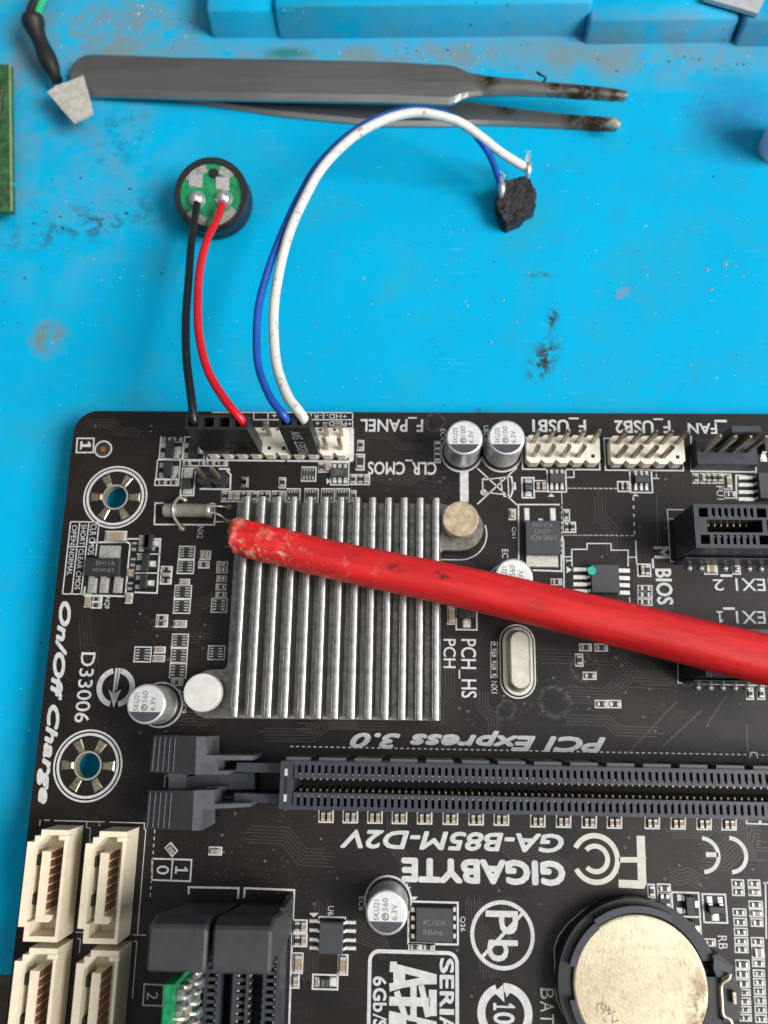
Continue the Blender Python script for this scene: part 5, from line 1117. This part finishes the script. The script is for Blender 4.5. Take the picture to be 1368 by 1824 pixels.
# lettering reads upwards on the front face of the plug
vv = [(rx1 - 1.75 - (v[1] - c0) / (c1 - c0) * 1.75, y0 - .02, 3.2 + (v[0] - a) / (b - a) * 11.6) for v in vs]
k.add(vv, [f[::-1] for f in fs], 'silk'); k.build('printed_word', pl, (rx0 + 2.5, y0, 9))
wire('wire', [(893, 336, -2.0), (888, 318, -.6), (876, 284, 3.0), (858, 256, 6.0), (830, 225, 8.6), (790, 202, 9.8), (735, 196, 10.4), (680, 207, 10.8), (622, 241, 11.2), (569, 292, 11.6), (533, 347, 12), (507, 406, 12.8), (480, 470, 13.8), (462, 540, 14.3), (456, 600, 14.8), (462, 655, 15.6), (482, 705, 16.8), (500, 733, 17.1), (510, 746, 16.4), (513, 751, 15.4)], .66, 'wire_blue', rl, 'blue wire')
wire('wire', [(941, 300, -1.4), (925, 292, -.2), (890, 270, 3.4), (858, 246, 6.8), (820, 220, 9.4), (780, 206, 10.8), (735, 202, 11.6), (685, 213, 12.2), (630, 245, 12.7), (578, 295, 13.2), (543, 350, 13.6), (518, 410, 14), (499, 470, 14.3), (489, 540, 14.7), (487, 600, 15.2), (495, 655, 16), (513, 703, 17.2), (530, 730, 17.4), (540, 744, 16.6), (542, 750, 15.4)], .86, 'wire_white', rl, 'white wire')
import bmesh
bm = bmesh.new(); bmesh.ops.create_icosphere(bm, subdivisions=5, radius=1)
hull = [(892, 318), (940, 300), (957, 330), (956, 356), (930, 378), (905, 388), (893, 372), (886, 345)]
hp = [Vector(A('P', x, y, -1.0)) for x, y in hull]; hc = sum(hp, Vector((0, 0))) / len(hp)
def hr(a):
    best = 0; dr = Vector((math.cos(a), math.sin(a)))
    for i in range(len(hp)):
        p, r_ = hp[i] - hc, hp[(i + 1) % len(hp)] - hc; e = r_ - p; den = dr.x * e.y - dr.y * e.x
        if abs(den) < 1e-9: continue
        t = (p.x * e.y - p.y * e.x) / den; u = (p.x * dr.y - p.y * dr.x) / den
        if t > 0 and -1e-6 <= u <= 1 + 1e-6: best = max(best, t)
    return best
for v in bm.verts:
    a = math.atan2(v.co.y, v.co.x); xy = math.hypot(v.co.x, v.co.y); n3 = v.co.copy(); e_ = min(1, xy * 1.45)
    cr_ = mn.cell(n3 * 2.6); nz = mn.fractal(n3 * 3.0, .7, 2.2, 4) * .16 + cr_ * .10
    r_ = hr(a) * e_ * (1 + nz * .35); z = max(-1, min(1, v.co.z * 1.6)) * 1.75 * (1 + nz * 1.2)
    v.co = (hc.x + math.cos(a) * r_, hc.y + math.sin(a) * r_, MZ + 1.75 + z)
d = MB(); d.add([tuple(v.co) for v in bm.verts], [[v.index for v in f.verts] for f in bm.faces], 'burnt_black', False); bm.free(); d.build('burnt_lump', rl, (*hc, MZ))
for px, py, s in ((893, 335, 1.0), (940, 300, 1.0)):
    p = A('P', px, py, -.8); d = MB(); d.tube([(p[0], p[1] + 1.5 * s, -.9), (p[0] + .1, p[1] + .6, -.6), (p[0] + .1, p[1] - .6, -.8), (p[0] + .05, p[1] - 1.5, -1.6)], [.35, .75, .7, .3], 'solder', 12); d.build('solder_joint', rl, (*p, -1))
    for i in range(4): d = MB(); d.tube([(p[0], p[1] + .5, -.6), (p[0] + rr.uniform(-.6, .8), p[1] + 1.6 + rr.uniform(0, .8), -.1), (p[0] + rr.uniform(-.6, 1.0), p[1] + 2.4 + rr.uniform(0, .8), .3)], .09, 'tin', 5); d.build('wire_strand', rl, (*p, -.6))
# crumbs of solder and plastic left on the mat
CRB = MB(); rc = random.Random(11)
for x0, y0, x1, y1, n, m in ((240, 0, 300, 30, 16, 'tin'), (690, 80, 1000, 110, 14, 'glue_grey'), (1240, 470, 1340, 520, 12, 'tin'), (90, 20, 330, 90, 18, 'glue_grey'), (60, 300, 260, 420, 10, 'burnt_black'), (1060, 95, 1340, 130, 14, 'burnt_black'), (620, 430, 1300, 700, 26, 'glue_grey'), (700, 85, 800, 100, 6, 'burnt_black')):
    for i in range(n):
        p = A('P', rc.uniform(x0, x1), rc.uniform(y0, y1), MZ); r = rc.uniform(.12, .42); a = rc.uniform(0, 6)
        CRB.add([(p[0] + r * math.cos(a + k * 1.57) * rc.uniform(.6, 1.5), p[1] + r * math.sin(a + k * 1.57) * rc.uniform(.5, 1.2), MZ) for k in range(4)] + [(p[0], p[1], MZ + r * .8)], [(0, 1, 4), (1, 2, 4), (2, 3, 4), (3, 0, 4)], m)
o = CRB.build('crumbs', None, (*A('P', 684, 200, MZ), MZ), kind='stuff'); o['label'] = 'tiny crumbs of solder and grime scattered on the blue mat'; o['category'] = 'debris'
# tweezers
tw = thing('tweezers', (*A('P', 150, 145, MZ), MZ), 'grey steel tweezers with slim soot stained tips lying on the mat', 'tweezers')
def plate(name, top, bot, zf, th, lab=None, bend=0):
    n = len(top); d = MB(); vs = []
    for (a, b) in zip(top, bot):
        z = zf(a[0]); P, Q = A('P', *a, z), A('P', *b, z); c = Vector(((P[0] + Q[0]) / 2, (P[1] + Q[1]) / 2))
        for f, dz in ((0, -th), (0, -.25), (.08, 0), (.5, .12), (.86, 0.02), (1, -.5), (1, -th)): vs.append((P[0] + (Q[0] - P[0]) * f, P[1] + (Q[1] - P[1]) * f, z + dz))
    k = 7; d.add(vs, [(i * k + j, (i + 1) * k + j, (i + 1) * k + j + 1, i * k + j + 1)[::-1] for i in range(n - 1) for j in range(k - 1)] + [(i * k + k - 1, (i + 1) * k + k - 1, (i + 1) * k, i * k)[::-1] for i in range(n - 1)], 'steel', False)
    d.add(vs[:k], [tuple(range(k))], 'steel'); d.add(vs[-k:], [tuple(range(k))[::-1]], 'steel'); return d.build(name, tw, (*A('P', *top[0], zf(top[0][0])), zf(top[0][0])), lab)
zu = lambda x: MZ + 1.9 + max(0, min(1, (x - 150) / 900)) ** .9 * 6.2; zl = lambda x: MZ + 1.0
plate('arm', [(124, 128), (128, 115), (138, 103), (150, 97), (165, 95), (320, 101), (500, 104), (684, 108), (800, 114.5), (812, 117), (822, 121), (834, 127), (860, 132), (884, 135), (930, 139), (984, 145), (1034, 149), (1080, 154), (1112, 159), (1118, 163)],
      [(124, 134), (127, 147), (137, 160), (149, 166), (165, 168), (320, 172), (500, 176), (684, 179), (800, 183), (810, 180), (820, 174), (834, 169.5), (860, 166), (884, 165.5), (930, 165.5), (984, 167), (1034, 170.5), (1080, 173), (1112, 175), (1118, 171)], zu, 1.1, 'upper arm with the bright edge')
plate('arm', [(160, 140), (320, 150), (500, 160), (684, 170), (800, 176), (840, 179), (870, 184), (910, 190), (960, 196), (1000, 201), (1060, 205), (1098, 209), (1104, 214)],
      [(160, 160), (320, 177), (500, 204), (684, 222), (800, 222), (840, 219), (870, 219), (910, 220.5), (960, 223), (1000, 225), (1060, 228), (1098, 229), (1104, 222)], zl, 1.0, 'lower arm lying on the mat')
d = MB(); p0 = A('P', 128, 131, -2); d.cbox(p0[0] + .5, p0[1] - 3.0, MZ, p0[0] + 7, p0[1] + 2.8, MZ + 1.6, 'steel', .4); d.build('weld', tw, (*p0, MZ))
p = A('P', 1092, 220, -2.6); d = MB(); d.tube([(p[0] - 1.5, p[1], -3), (p[0], p[1] + .2, -2.7), (p[0] + 1.3, p[1] - .2, -3.)], [.4, 1.2, .7], 'glue_grey', 10); d.build('flux_residue', tw, (*p, -3))
hp_ = [(962, 132, 5.2), (957, 129, 6.0), (962, 133, 6.6), (972, 138, 6.2), (968, 146, 5.4)]
d = MB(); d.tube(spline([(*A('P', x, y, z), z) for x, y, z in hp_], 6), [.22] * 25, 'hair', 6); o = d.build('lint', None, (*A('P', 962, 138, 5), 5)); o['label'] = 'tiny curl of black lint on the upper tweezer arm'; o['category'] = 'lint'
# test lead, paper scrap, other things at the photo edges
ld = thing('test_lead', (*A('P', 80, 90, MZ), MZ), 'thin green wire ending in a black rubber sleeve', 'test lead')
pts = [(*A('P', x, y, z), z) for x, y, z in ((58, 32, -.4), (62, 50, -.8), (76, 85, -1.8), (92, 120, -2.6), (102, 144, -3.1))]
d = MB(); s = spline(pts, 6); d.tube(s, [2.2 + .25 * math.sin(i * .5) - .035 * i for i in range(len(s))], 'rubber', 16); d.build('sleeve', ld, pts[0])
d = MB(); d.tube(spline([(*A('P', x, y, z), z) for x, y, z in ((112, -60, -2), (92, -20, -1.4), (76, 2, -1), (69, 20, -.8), (66, 40, -.8))], 6), .8, 'wire_green', 10); d.build('wire', ld, pts[0], 'green wire'); d = MB(); d.tube(spline([(*A('P', x, y, z), z) for x, y, z in ((100, -60, -2), (78, -20, -1.2), (60, 6, -.8), (54, 24, -.6), (58, 44, -.8))], 6), .9, 'rubber', 10); d.build('wire', ld, pts[0], 'black wire')
sc_ = [A('P', x, y, -1.2) for x, y in ((84, 164), (100, 152), (122, 145), (148, 134), (158, 168), (166, 202), (148, 211), (132, 219), (112, 197), (100, 182))]
c = (sum(p[0] for p in sc_) / 10, sum(p[1] for p in sc_) / 10); d = MB(); d.prism([sc_[::-1]], -1.55, -1.2, 'paper'); o = d.build('tape_scrap', None, (*c, -1.4)); o['label'] = 'torn beige scrap of tape on the end of the tweezers'; o['category'] = 'scrap'
gb = thing('circuit_card', (*A('P', 8, 246, MZ), MZ), 'green circuit card with gold pads cut off by the left photo edge', 'circuit card')
L = [A('P', x, y, -1.6) for x, y in ((-120, 112), (19, 115), (21, 316), (15, 321), (22, 328), (22, 376), (-120, 380))]
d = MB(); d.prism([L[::-1]], -2.9, -1.6, 'board_green'); d.build('card', gb, (*L[1], -2.9))
for x, y in ((8, 119), (8, 333), (8, 362), (14, 340)): p = A('P', x, y, -1.58); d = MB(); d.ring(*p, 0, .45, -1.58, 'pad_gold', n=12); d.build('gold_pad', gb, (*p, -1.6))
a, b = A('P', -80, 330, -1), A('P', 6, 160, -1); d = MB(); d.cbox(a[0], a[1], -1.6, b[0], b[1], -.7, 'alu_base', .2); d.build('metal_cover', gb, (*a, -1.6)); d = MB(); e0, e1 = L[5], L[1]; d.add([(e0[0] - .35, e0[1], -1.57), (e0[0] + .05, e0[1], -1.57), (e1[0] + .05, e1[1], -1.57), (e1[0] - .35, e1[1], -1.57)], [(0, 1, 2, 3)], 'board_edge' if 'board_edge' in MATS else (simple('board_edge', (.30, .36, .16), .5) and 'board_edge')); d.build('edge_strip', gb, (*e0, -1.6))
L = [A('P', x, y, 1.0) for x, y in ((1255, -4), (1350, 24), (1375, -30), (1340, -60), (1270, -60))]
d = MB(); d.prism([L[::-1]], 0.05, 1.0, 'plate_grey'); o = d.build('metal_plate', None, (*L[0], .05)); o['label'] = 'pale grey metal plate corner over the tray wall at the top'; o['category'] = 'plate'
p = A('P', 1420, 214, 2); o = thing('lens', (*p, MZ), 'violet glass lens with a dark blue barrel at the right photo edge', 'lens')
d = MB(); d.lathe(*p, [(4.1, MZ), (4.3, -2.5), (4.0, 3.0), (3.6, 4.2)], 'violet', 40); d.build('barrel', o, (*p, MZ)); d = MB(); d.lathe(*p, [(3.65, 4.1), (3.3, 5.0), (2.2, 5.8), (1, 6.1), (0, 6.15)], 'violet', 40); d.build('glass', o, (*p, 4))
